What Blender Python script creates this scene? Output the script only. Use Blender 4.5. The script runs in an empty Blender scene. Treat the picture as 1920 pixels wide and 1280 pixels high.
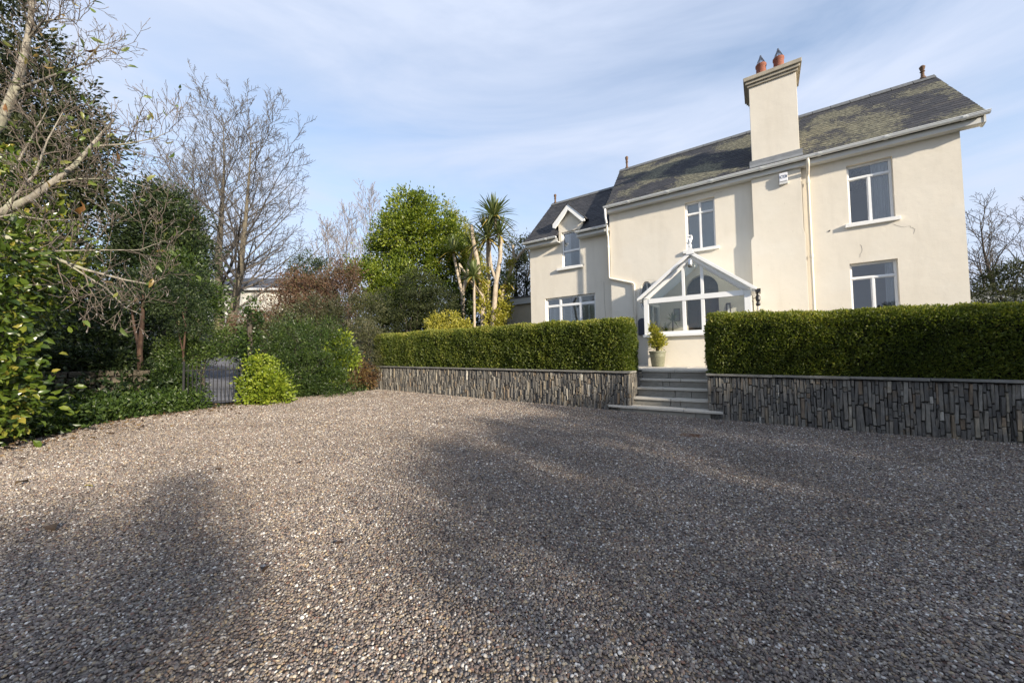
import bpy, bmesh, math, random
import numpy as np
from mathutils import Vector, Matrix
from mathutils.geometry import tessellate_polygon

random.seed(11)
rng = np.random.default_rng(11)
scene = bpy.context.scene
COL = scene.collection
R = math.radians

# ------------------------------------------------------------------ camera, world, sun, exposure
cam_d = bpy.data.cameras.new('camera')
cam = bpy.data.objects.new('camera', cam_d)
COL.objects.link(cam)
PITCH, ROLL = R(2.09), R(1.1)
fwd = Vector((0, math.cos(PITCH), math.sin(PITCH)))
upv = Vector((0, -math.sin(PITCH), math.cos(PITCH)))
rtv = Vector((1, 0, 0))
ixv = rtv * math.cos(ROLL) - upv * math.sin(ROLL)
iyv = rtv * math.sin(ROLL) + upv * math.cos(ROLL)
cam.matrix_world = Matrix(((ixv.x, iyv.x, -fwd.x, 0), (ixv.y, iyv.y, -fwd.y, 0), (ixv.z, iyv.z, -fwd.z, 1.25), (0, 0, 0, 1)))
cam_d.sensor_width = 36
cam_d.lens = 690 / 1920 * 36
cam_d.clip_start = 0.05
cam_d.clip_end = 2000
scene.camera = cam

SUN_H = Vector((0.63, -0.777, 0)).normalized()
SUN_EL = R(18)
sun_dir = SUN_H * math.cos(SUN_EL) + Vector((0, 0, math.sin(SUN_EL)))
world = bpy.data.worlds.new('World')
scene.world = world
world.use_nodes = True
wn = world.node_tree
wn.nodes.clear()
w_out = wn.nodes.new('ShaderNodeOutputWorld')
w_bg = wn.nodes.new('ShaderNodeBackground')
w_bg.inputs['Strength'].default_value = 0.128
sky = wn.nodes.new('ShaderNodeTexSky')
sky.sky_type = 'NISHITA'
sky.sun_disc = False
sky.sun_elevation = SUN_EL
sky.sun_rotation = math.atan2(SUN_H.x, SUN_H.y)
sky.air_density = 1.0
sky.dust_density = 0.6
sky.ozone_density = 1.6
w_tc = wn.nodes.new('ShaderNodeTexCoord')
w_map = wn.nodes.new('ShaderNodeMapping')
w_map.inputs['Rotation'].default_value = (R(8), R(-14), R(25))
w_map.inputs['Scale'].default_value = (1.0, 1.5, 5.0)
w_n1 = wn.nodes.new('ShaderNodeTexNoise')
w_n1.inputs['Scale'].default_value = 1.25
w_n1.inputs['Detail'].default_value = 7
w_n1.inputs['Roughness'].default_value = 0.55
w_n1.inputs['Distortion'].default_value = 0.5
w_r = wn.nodes.new('ShaderNodeValToRGB')
w_r.color_ramp.elements[0].position = 0.34
w_r.color_ramp.elements[0].color = (0.28, 0.28, 0.28, 1)
w_r.color_ramp.elements[1].position = 0.66
w_r.color_ramp.elements[1].color = (1.0, 1.0, 1.0, 1)
w_mix = wn.nodes.new('ShaderNodeMix')
w_mix.data_type = 'RGBA'
w_mix.inputs[7].default_value = (2.55, 2.88, 3.6, 1)
wn.links.new(w_tc.outputs['Generated'], w_map.inputs['Vector'])
wn.links.new(w_map.outputs['Vector'], w_n1.inputs['Vector'])
wn.links.new(w_n1.outputs['Fac'], w_r.inputs['Fac'])
w_sep = wn.nodes.new('ShaderNodeSeparateXYZ')
wn.links.new(w_tc.outputs['Generated'], w_sep.inputs[0])
w_h = wn.nodes.new('ShaderNodeMapRange')       # thin cloud looks denser towards the horizon
w_h.inputs['From Min'].default_value = 0.0
w_h.inputs['From Max'].default_value = 0.55
w_h.inputs['To Min'].default_value = 0.42
w_h.inputs['To Max'].default_value = 0.0
wn.links.new(w_sep.outputs['Z'], w_h.inputs['Value'])
w_add = wn.nodes.new('ShaderNodeMath')
w_add.operation = 'ADD'
w_add.use_clamp = True
wn.links.new(w_r.outputs['Color'], w_add.inputs[0])
wn.links.new(w_h.outputs['Result'], w_add.inputs[1])
wn.links.new(w_add.outputs[0], w_mix.inputs[0])
wn.links.new(sky.outputs['Color'], w_mix.inputs[6])
wn.links.new(w_mix.outputs[2], w_bg.inputs['Color'])
wn.links.new(w_bg.outputs['Background'], w_out.inputs['Surface'])

sun_d = bpy.data.lights.new('sun', 'SUN')
sun_d.energy = 4.1
sun_d.angle = R(1.5)
sun_d.color = (1.0, 0.89, 0.73)
sun = bpy.data.objects.new('sun', sun_d)
sun.rotation_euler = sun_dir.to_track_quat('Z', 'Y').to_euler()
COL.objects.link(sun)

scene.view_settings.view_transform = 'Standard'
scene.view_settings.look = 'None'
scene.view_settings.gamma = 1
scene.view_settings.use_curve_mapping = False
scene.view_settings.exposure = 1.14
scene.cycles.use_denoising = True
scene.cycles.max_bounces = 6
scene.cycles.diffuse_bounces = 3
scene.cycles.glossy_bounces = 3
scene.cycles.transmission_bounces = 4
scene.cycles.transparent_max_bounces = 12
scene.cycles.use_adaptive_sampling = True
scene.cycles.adaptive_threshold = 0.015

# ------------------------------------------------------------------ frames: house axes in the world
HX = Vector((0.82462, -0.56569, 0))      # along the front, to the right
HN = Vector((0.56569, 0.82462, 0))       # into the house
HROT = math.atan2(HX.y, HX.x)


def UW(u, w, z=0.0):
    return Vector((HX.x * u + HN.x * w, HX.y * u + HN.y * w, z))


def gz(x, y):
    u = HX.x * x + HX.y * y
    return 0.018 * np.clip(1.0 - u, 0, 12)


# ------------------------------------------------------------------ materials
MATS = {}


class NT:
    def __init__(self, name):
        m = bpy.data.materials.new(name)
        m.use_nodes = True
        self.m = m
        self.t = m.node_tree
        self.p = self.t.nodes['Principled BSDF']
        self.out = self.t.nodes['Material Output']
        MATS[name] = m

    def n(self, kind, **kw):
        nd = self.t.nodes.new(kind)
        for k, v in kw.items():
            if k in nd.inputs:
                nd.inputs[k].default_value = v
            else:
                setattr(nd, k, v)
        return nd

    def l(self, a, b):
        self.t.links.new(a, b)

    def ramp(self, src, stops):
        r = self.n('ShaderNodeValToRGB')
        e = r.color_ramp.elements
        while len(e) < len(stops):
            e.new(0.5)
        for i, (p, c) in enumerate(stops):
            e[i].position = p
            e[i].color = (*c, 1) if len(c) == 3 else c
        self.l(src, r.inputs['Fac'])
        return r.outputs['Color']

    def noise(self, scale, detail=4, rough=0.55, vec=None, dist=0.0):
        t = self.n('ShaderNodeTexNoise')
        t.inputs['Scale'].default_value = scale
        t.inputs['Detail'].default_value = detail
        t.inputs['Roughness'].default_value = rough
        t.inputs['Distortion'].default_value = dist
        if vec is not None:
            self.l(vec, t.inputs['Vector'])
        return t.outputs['Fac']

    def pos(self):
        return self.n('ShaderNodeNewGeometry').outputs['Position']

    def objco(self):
        return self.n('ShaderNodeTexCoord').outputs['Object']

    def mapv(self, vec, scale=(1, 1, 1), rot=(0, 0, 0)):
        m = self.n('ShaderNodeMapping')
        m.inputs['Scale'].default_value = scale
        m.inputs['Rotation'].default_value = rot
        self.l(vec, m.inputs['Vector'])
        return m.outputs['Vector']

    def mix(self, fac, a, b, mode='MIX'):
        x = self.n('ShaderNodeMix')
        x.data_type = 'RGBA'
        x.blend_type = mode
        for i, v in ((0, fac), (6, a), (7, b)):
            if isinstance(v, (int, float)):
                x.inputs[i].default_value = v
            elif isinstance(v, tuple):
                x.inputs[i].default_value = (*v, 1)
            else:
                self.l(v, x.inputs[i])
        return x.outputs[2]

    def math(self, op, a, b=None):
        x = self.n('ShaderNodeMath', operation=op)
        for i, v in ((0, a), (1, b)):
            if v is None:
                continue
            if isinstance(v, (int, float)):
                x.inputs[i].default_value = v
            else:
                self.l(v, x.inputs[i])
        return x.outputs[0]

    def col(self, c):
        if isinstance(c, tuple):
            self.p.inputs['Base Color'].default_value = (*c, 1)
        else:
            self.l(c, self.p.inputs['Base Color'])

    def rough(self, v):
        if isinstance(v, (int, float)):
            self.p.inputs['Roughness'].default_value = v
        else:
            self.l(v, self.p.inputs['Roughness'])

    def bump(self, h, strength=0.4, dist=0.01):
        b = self.n('ShaderNodeBump')
        b.inputs['Strength'].default_value = strength
        b.inputs['Distance'].default_value = dist
        self.l(h, b.inputs['Height'])
        self.l(b.outputs['Normal'], self.p.inputs['Normal'])

    def tint(self):
        a = self.n('ShaderNodeAttribute', attribute_name='tint')
        return a.outputs['Fac']

    def rnd(self):
        return self.n('ShaderNodeObjectInfo').outputs['Random']


def leaf_mat(name, stops, rough=0.45, transl=0.3, tcol=1.5, spec=0.5):
    t = NT(name)
    c = t.ramp(t.tint(), stops)
    t.col(c)
    t.rough(rough)
    t.p.inputs['Specular IOR Level'].default_value = spec
    tr = t.n('ShaderNodeBsdfTranslucent')
    t.l(t.mix(1.0, c, (tcol, tcol * 1.05, tcol * 0.6), 'MULTIPLY'), tr.inputs['Color'])
    ms = t.n('ShaderNodeMixShader')
    ms.inputs[0].default_value = transl
    t.l(t.p.outputs[0], ms.inputs[1])
    t.l(tr.outputs[0], ms.inputs[2])
    t.l(ms.outputs[0], t.out.inputs['Surface'])
    return t.m


def plain_mat(name, c, rough=0.5, metal=0.0, var=0.06, scale=6.0, bump=0.0):
    t = NT(name)
    n = t.noise(scale, 5)
    a = tuple(max(0, x * (1 - 2 * var)) for x in c)
    b = tuple(min(1, x * (1 + 2 * var)) for x in c)
    t.col(t.ramp(n, [(0.3, a), (0.7, b)]))
    t.rough(rough)
    t.p.inputs['Metallic'].default_value = metal
    if bump:
        t.bump(t.noise(scale * 8, 4), bump, 0.01)
    return t.m


def bark_mat(name, dark, light, scale=9.0, lichen=None):
    t = NT(name)
    v = t.mapv(t.pos(), (1, 1, 0.35))
    n = t.noise(scale, 7, 0.65, v)
    c = t.ramp(n, [(0.32, dark), (0.62, light)])
    if lichen:
        k = t.ramp(t.noise(scale * 0.35, 4, 0.6), [(0.5, (0, 0, 0)), (0.62, (1, 1, 1))])
        c = t.mix(k, c, lichen)
    t.col(c)
    t.rough(0.85)
    t.bump(n, 0.6, 0.02)
    return t.m


# render (stucco)
t = NT('cream_render')
P_ = t.objco()
big = t.noise(0.9, 5, 0.6, P_)
c = t.ramp(big, [(0.3, (0.685, 0.628, 0.530)), (0.7, (0.74, 0.685, 0.585))])
st = t.noise(1.0, 6, 0.65, t.mapv(P_, (2.2, 2.2, 0.35)))
c = t.mix(t.ramp(st, [(0.52, (0, 0, 0)), (0.76, (0.35, 0.35, 0.35))]), c, (0.52, 0.47, 0.39))
pat = t.noise(0.55, 3, 0.5, t.mapv(P_, (1, 1, 1.6), (0, 0, 0.4)))
c = t.mix(t.ramp(pat, [(0.52, (0, 0, 0)), (0.60, (0.35, 0.35, 0.35))]), c, (0.72, 0.68, 0.60))
spk = t.noise(11.0, 3, 0.6, P_)
c = t.mix(t.ramp(spk, [(0.69, (0, 0, 0)), (0.75, (0.35, 0.35, 0.35))]), c, (0.46, 0.41, 0.33))
t.col(c)
t.rough(0.85)
t.p.inputs['Specular IOR Level'].default_value = 0.25
t.bump(t.math('ADD', t.math('MULTIPLY', t.noise(3.0, 6, 0.6, P_), 2.0), t.math('MULTIPLY', t.noise(70, 3, 0.5, P_), 0.25)), 0.3, 0.012)

plain_mat('crack_line', (0.22, 0.19, 0.15), 0.9)
plain_mat('cream_paint', (0.67, 0.615, 0.51), 0.55, 0, 0.03)
plain_mat('white_paint', (0.80, 0.80, 0.79), 0.35, 0, 0.025, 4)
plain_mat('white_sill', (0.78, 0.77, 0.74), 0.6, 0, 0.05, 9)
plain_mat('gutter_white', (0.74, 0.75, 0.74), 0.4, 0, 0.06, 5)
plain_mat('fascia_grey', (0.62, 0.62, 0.60), 0.5, 0, 0.06, 5)
plain_mat('interior_wall', (0.55, 0.54, 0.52), 0.9)
plain_mat('interior_dark', (0.10, 0.095, 0.09), 0.9)
plain_mat('dark_wood', (0.035, 0.022, 0.016), 0.4, 0, 0.2, 12)
plain_mat('curtain_cloth', (0.82, 0.82, 0.83), 0.9, 0, 0.05)
plain_mat('blind_slat', (0.88, 0.88, 0.85), 0.6, 0, 0.04)
plain_mat('black_plastic', (0.02, 0.02, 0.022), 0.35)
plain_mat('navy_metal', (0.018, 0.022, 0.045), 0.35)
plain_mat('wrought_iron', (0.008, 0.008, 0.010), 0.8)
plain_mat('terracotta', (0.23, 0.075, 0.042), 0.8, 0, 0.2, 14, 0.3)
plain_mat('terracotta_lichen', (0.12, 0.07, 0.042), 0.9, 0, 0.35, 22, 0.4)
plain_mat('wire_steel', (0.16, 0.17, 0.20), 0.4, 0.8)
plain_mat('chrome_lamp', (0.55, 0.55, 0.54), 0.25, 0.9)
plain_mat('lead_flashing', (0.20, 0.21, 0.22), 0.6, 0.1, 0.1)
plain_mat('cap_render', (0.36, 0.32, 0.25), 0.85, 0, 0.12, 7, 0.2)
plain_mat('alarm_white', (0.78, 0.79, 0.82), 0.35, 0, 0.01)
plain_mat('alarm_ink', (0.03, 0.035, 0.09), 0.5)
plain_mat('pot_glaze', (0.17, 0.17, 0.115), 0.45, 0, 0.12, 9)
plain_mat('soil', (0.035, 0.026, 0.018), 0.95, 0, 0.2, 20, 0.5)
plain_mat('asphalt', (0.13, 0.135, 0.16), 0.8, 0, 0.12, 18, 0.3)
plain_mat('far_white_wall', (0.80, 0.77, 0.68), 0.9, 0, 0.04, 2)
plain_mat('far_slate', (0.085, 0.09, 0.105), 0.7, 0, 0.2, 3)
plain_mat('outbuilding_wall', (0.44, 0.40, 0.33), 0.9, 0, 0.06, 3)
plain_mat('outbuilding_trim', (0.52, 0.54, 0.56), 0.5)
plain_mat('felt_roof', (0.11, 0.115, 0.12), 0.8, 0, 0.15, 5)
plain_mat('mortar_core', (0.06, 0.057, 0.053), 0.95, 0, 0.2, 15, 0.4)
plain_mat('hedge_core', (0.016, 0.017, 0.008), 0.95, 0, 0.25, 20, 0.6)
plain_mat('rust_cover', (0.13, 0.066, 0.034), 0.85, 0, 0.25, 30, 0.4)
plain_mat('floor_tile', (0.36, 0.33, 0.29), 0.5, 0, 0.08, 4)
plain_mat('picture_print', (0.16, 0.17, 0.17), 0.4, 0, 0.35, 12)

# paving / step stone
t = NT('sandstone_paving')
n = t.noise(2.5, 7, 0.6)
c = t.ramp(n, [(0.28, (0.50, 0.46, 0.39)), (0.72, (0.68, 0.635, 0.55))])
c = t.mix(t.ramp(t.noise(26, 4, 0.6), [(0.5, (0, 0, 0)), (0.7, (0.5, 0.5, 0.5))]), c, (0.13, 0.125, 0.11))
c = t.mix(t.ramp(t.rnd(), [(0, (0.0, 0, 0)), (1, (0.45, 0.45, 0.45))]), c, (0.46, 0.43, 0.37))
t.col(c)
t.rough(0.8)
t.bump(t.noise(30, 6, 0.65), 0.5, 0.012)
t = NT('coping_slate')
n = t.noise(6, 7, 0.65, t.pos())
t.col(t.ramp(n, [(0.3, (0.12, 0.115, 0.10)), (0.7, (0.24, 0.23, 0.205))]))
t.rough(0.85)
t.bump(t.noise(30, 6, 0.65, t.pos()), 0.5, 0.012)
t = NT('riser_stone')
n = t.noise(3.5, 7, 0.6)
c = t.ramp(n, [(0.28, (0.22, 0.205, 0.178)), (0.72, (0.36, 0.335, 0.285))])
c = t.mix(t.ramp(t.rnd(), [(0, (0, 0, 0)), (1, (0.5, 0.5, 0.5))]), c, (0.24, 0.225, 0.19))
t.col(c)
t.rough(0.85)
t.bump(t.noise(24, 6, 0.65), 0.6, 0.015)

# wall stones: the colour varies stone by stone
STONE_STOPS = [(0.0, (0.078, 0.073, 0.067)), (0.22, (0.118, 0.111, 0.101)), (0.50, (0.155, 0.145, 0.130)), (0.70, (0.185, 0.170, 0.146)),
               (0.82, (0.235, 0.222, 0.195)), (0.90, (0.185, 0.138, 0.095)), (0.95, (0.245, 0.208, 0.15)), (1.0, (0.42, 0.40, 0.355))]
t = NT('wall_stone')
k = t.math('ADD', t.tint(), t.rnd())
k = t.math('FRACT', k)
c = t.ramp(k, STONE_STOPS)
nn = t.noise(28, 6, 0.65, t.mapv(t.pos(), (1, 1, 0.4)))
c = t.mix(1.0, c, t.ramp(nn, [(0.3, (0.55, 0.55, 0.55)), (0.7, (1.35, 1.33, 1.28))]), 'MULTIPLY')
c = t.mix(t.ramp(t.noise(7, 4, 0.6, t.pos()), [(0.58, (0, 0, 0)), (0.72, (0.5, 0.5, 0.5))]), c, (0.16, 0.11, 0.06))
t.col(c)
t.rough(0.7)
t.bump(t.noise(60, 5, 0.6, t.mapv(t.pos(), (1, 1, 0.3))), 0.5, 0.01)

t = NT('old_stone')
c = t.ramp(t.noise(9, 6, 0.65, t.pos()), [(0.3, (0.045, 0.036, 0.026)), (0.55, (0.10, 0.082, 0.058)), (0.72, (0.16, 0.135, 0.095))])
c = t.mix(t.ramp(t.rnd(), [(0, (0, 0, 0)), (1, (.5, .5, .5))]), c, (0.07, 0.065, 0.045))
t.col(c)
t.rough(0.9)
t.bump(t.noise(30, 6, 0.65, t.pos()), 0.7, 0.02)

# roof slates with lichen
for nm, amount in (('roof_slate', 0.515), ('wing_slate', 0.65)):
    t = NT(nm)
    k = t.math('FRACT', t.math('ADD', t.tint(), t.rnd()))
    c = t.ramp(k, [(0, (0.030, 0.031, 0.036)), (0.5, (0.038, 0.039, 0.045)), (0.85, (0.046, 0.046, 0.052)), (1, (0.058, 0.055, 0.054))])
    c = t.mix(1.0, c, t.ramp(t.noise(20, 5, 0.6, t.pos()), [(0.3, (0.75, 0.75, 0.75)), (0.7, (1.25, 1.25, 1.25))]), 'MULTIPLY')
    big = t.noise(0.85, 3, 0.5, t.pos())
    fine = t.noise(11.0, 7, 0.72, t.pos(), 0.6)
    m = t.math('ADD', t.math('MULTIPLY', big, 0.62), t.math('MULTIPLY', fine, 0.42))
    m = t.math('ADD', m, t.math('MULTIPLY', k, 0.010))
    msk = t.ramp(m, [(amount, (0, 0, 0)), (amount + 0.05, (0.95, 0.95, 0.95))])
    lich = t.ramp(t.noise(14, 4, 0.6, t.pos()), [(0.35, (0.070, 0.069, 0.052)), (0.52, (0.135, 0.128, 0.090)), (0.68, (0.24, 0.228, 0.155))])
    c = t.mix(msk, c, lich)
    t.col(c)
    t.rough(0.75)
    t.p.inputs['Specular IOR Level'].default_value = 0.3
    t.bump(t.math('ADD', t.noise(35, 5, 0.6, t.pos()), msk), 0.5, 0.008)

# window glass
for nm, ior in (('window_glass', 1.9), ('porch_glass', 1.6)):
    t = NT(nm)
    tr = t.n('ShaderNodeBsdfTransparent')
    tr.inputs['Color'].default_value = (0.93, 0.95, 0.95, 1)
    gl = t.n('ShaderNodeBsdfGlossy')
    gl.inputs['Roughness'].default_value = 0.015
    fr = t.n('ShaderNodeFresnel')
    fr.inputs['IOR'].default_value = ior
    ms = t.n('ShaderNodeMixShader')
    t.l(fr.outputs[0], ms.inputs[0])
    t.l(tr.outputs[0], ms.inputs[1])
    t.l(gl.outputs[0], ms.inputs[2])
    t.l(ms.outputs[0], t.out.inputs['Surface'])
t = NT('translucent_sheet')
t.col((0.7, 0.72, 0.72))
t.rough(0.4)
tl = t.n('ShaderNodeBsdfTranslucent')
tl.inputs['Color'].default_value = (0.85, 0.88, 0.88, 1)
ms = t.n('ShaderNodeMixShader')
ms.inputs[0].default_value = 0.55
t.l(t.p.outputs[0], ms.inputs[1])
t.l(tl.outputs[0], ms.inputs[2])
t.l(ms.outputs[0], t.out.inputs['Surface'])

# gravel bed under the pebbles and the pebbles
PEB = [(0.0, (0.060, 0.048, 0.044)), (0.12, (0.125, 0.104, 0.094)), (0.28, (0.185, 0.146, 0.128)), (0.42, (0.235, 0.200, 0.172)), (0.52, (0.17, 0.16, 0.155)),
       (0.64, (0.28, 0.220, 0.155)), (0.74, (0.30, 0.275, 0.24)), (0.82, (0.20, 0.115, 0.085)), (0.89, (0.40, 0.32, 0.20)), (0.945, (0.46, 0.43, 0.39)), (1.0, (0.70, 0.67, 0.62))]
t = NT('gravel_bed')
vo = t.n('ShaderNodeTexVoronoi', feature='F1')
vo.inputs['Scale'].default_value = 42
t.l(t.pos(), vo.inputs['Vector'])
sep = t.n('ShaderNodeSeparateColor')
t.l(vo.outputs['Color'], sep.inputs[0])
c = t.ramp(sep.outputs[0], PEB)
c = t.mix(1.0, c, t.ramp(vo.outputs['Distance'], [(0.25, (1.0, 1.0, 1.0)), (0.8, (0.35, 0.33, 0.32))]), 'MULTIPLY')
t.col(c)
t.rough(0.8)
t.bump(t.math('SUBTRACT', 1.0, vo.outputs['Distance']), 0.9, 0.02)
t = NT('pebble')
c = t.ramp(t.rnd(), PEB)
c = t.mix(1.0, c, t.ramp(t.noise(90, 4, 0.6), [(0.3, (0.8, 0.8, 0.8)), (0.7, (1.2, 1.2, 1.2))]), 'MULTIPLY')
c = t.mix(1.0, c, t.ramp(t.noise(0.9, 5, 0.6, t.pos()), [(0.3, (0.74, 0.72, 0.70)), (0.7, (1.12, 1.12, 1.12))]), 'MULTIPLY')
t.col(c)
t.rough(0.6)
t.p.inputs['Specular IOR Level'].default_value = 0.35

# ground
t = NT('garden_ground')
c = t.ramp(t.noise(1.6, 7, 0.65, t.pos()), [(0.30, (0.022, 0.017, 0.011)), (0.5, (0.035, 0.036, 0.014)), (0.68, (0.045, 0.065, 0.018))])
t.col(c)
t.rough(0.95)
t.bump(t.noise(14, 6, 0.7, t.pos()), 0.8, 0.06)

# bark and leaves
bark_mat('grey_bark', (0.085, 0.075, 0.06), (0.27, 0.245, 0.20), 14, (0.27, 0.27, 0.19))
bark_mat('tall_bark', (0.050, 0.042, 0.032), (0.135, 0.115, 0.08), 7, (0.15, 0.13, 0.065))
bark_mat('twig_bark', (0.065, 0.050, 0.040), (0.13, 0.105, 0.082), 11)
bark_mat('tall_twig', (0.046, 0.040, 0.036), (0.088, 0.078, 0.068), 6)
bark_mat('far_twig', (0.13, 0.115, 0.115), (0.22, 0.20, 0.20), 6)
bark_mat('dark_bark', (0.028, 0.022, 0.017), (0.075, 0.06, 0.045), 10)
bark_mat('myrtle_bark', (0.020, 0.013, 0.010), (0.070, 0.036, 0.021), 5)
bark_mat('cordyline_bark', (0.20, 0.16, 0.115), (0.44, 0.37, 0.28), 16)
leaf_mat('hedge_leaf', [(0, (0.036, 0.055, 0.009)), (0.45, (0.095, 0.128, 0.018)), (0.75, (0.180, 0.200, 0.030)), (1, (0.31, 0.29, 0.060))], 0.5, 0.38)
leaf_mat('dark_leaf', [(0, (0.007, 0.014, 0.005)), (0.5, (0.017, 0.032, 0.009)), (1, (0.050, 0.070, 0.018))], 0.5, 0.15, 1.5, 0.35)
leaf_mat('conifer_leaf', [(0, (0.008, 0.013, 0.005)), (0.5, (0.021, 0.030, 0.010)), (1, (0.055, 0.064, 0.020))], 0.6, 0.15, 1.5, 0.3)
leaf_mat('mid_leaf', [(0, (0.016, 0.032, 0.008)), (0.5, (0.042, 0.075, 0.014)), (1, (0.10, 0.14, 0.028))], 0.42, 0.28)
leaf_mat('lime_leaf', [(0, (0.026, 0.048, 0.007)), (0.5, (0.105, 0.150, 0.014)), (1, (0.26, 0.29, 0.034))], 0.42, 0.32)
leaf_mat('bright_leaf', [(0, (0.055, 0.090, 0.010)), (0.5, (0.165, 0.22, 0.018)), (1, (0.32, 0.36, 0.045))], 0.4, 0.3)
leaf_mat('gold_leaf', [(0, (0.16, 0.17, 0.020)), (0.5, (0.30, 0.28, 0.035)), (1, (0.46, 0.41, 0.09))], 0.45, 0.3)
leaf_mat('glossy_leaf', [(0, (0.018, 0.036, 0.007)), (0.45, (0.055, 0.090, 0.012)), (0.8, (0.125, 0.165, 0.022)), (1, (0.26, 0.22, 0.04))], 0.3, 0.28, 1.5, 0.5)
leaf_mat('brown_leaf', [(0, (0.050, 0.026, 0.016)), (0.5, (0.115, 0.062, 0.038)), (0.85, (0.17, 0.105, 0.062)), (1, (0.10, 0.11, 0.035))], 0.75, 0.25)
leaf_mat('red_leaf', [(0, (0.055, 0.030, 0.014)), (0.5, (0.115, 0.060, 0.024)), (1, (0.20, 0.15, 0.045))], 0.6, 0.3)
leaf_mat('greygreen_leaf', [(0, (0.030, 0.034, 0.014)), (0.5, (0.060, 0.066, 0.026)), (1, (0.12, 0.115, 0.05))], 0.6, 0.25)
leaf_mat('sword_leaf', [(0, (0.035, 0.055, 0.018)), (0.5, (0.095, 0.128, 0.045)), (0.85, (0.20, 0.225, 0.095)), (1, (0.42, 0.30, 0.06))], 0.45, 0.2)
leaf_mat('magnolia_leaf', [(0, (0.055, 0.085, 0.018)), (0.55, (0.15, 0.20, 0.045)), (0.8, (0.22, 0.17, 0.05)), (1, (0.20, 0.075, 0.03))], 0.4, 0.3)
leaf_mat('dead_leaf', [(0, (0.035, 0.021, 0.014)), (0.5, (0.095, 0.058, 0.030)), (0.9, (0.18, 0.115, 0.045)), (1, (0.42, 0.34, 0.04))], 0.6, 0.1)


# ------------------------------------------------------------------ object helpers
def props(o, label=None, cat=None, group=None, kind=None):
    if label:
        o['label'] = label
    if cat:
        o['category'] = cat
    if group:
        o['group'] = group
    if kind:
        o['kind'] = kind
    return o


def empty(name, loc, label, cat, group=None, rotz=0.0):
    o = bpy.data.objects.new(name, None)
    o.empty_display_size = 0.2
    o.location = loc
    o.rotation_euler = (0, 0, rotz)
    COL.objects.link(o)
    return props(o, label, cat, group)


def link(name, me, mat, parent=None, kind=None):
    if mat is not None and not me.materials:
        me.materials.append(MATS[mat] if isinstance(mat, str) else mat)
    o = bpy.data.objects.new(name, me)
    COL.objects.link(o)
    if parent is not None:
        o.parent = parent
    if kind:
        o['kind'] = kind
    return o


def np_mesh(name, V, F, tint=None, smooth=False):
    V = np.asarray(V, np.float32)
    F = np.asarray(F, np.int32)
    me = bpy.data.meshes.new(name)
    nv, nf, k = len(V), len(F), F.shape[1]
    me.vertices.add(nv)
    me.vertices.foreach_set('co', V.ravel())
    me.loops.add(nf * k)
    me.loops.foreach_set('vertex_index', F.ravel())
    me.polygons.add(nf)
    me.polygons.foreach_set('loop_start', np.arange(0, nf * k, k, dtype=np.int32))
    me.polygons.foreach_set('loop_total', np.full(nf, k, np.int32))
    me.polygons.foreach_set('use_smooth', np.full(nf, bool(smooth)))
    if tint is not None:
        a = me.attributes.new('tint', 'FLOAT', 'POINT')
        a.data.foreach_set('value', np.asarray(tint, np.float32))
    me.update(calc_edges=True)
    return me


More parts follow.
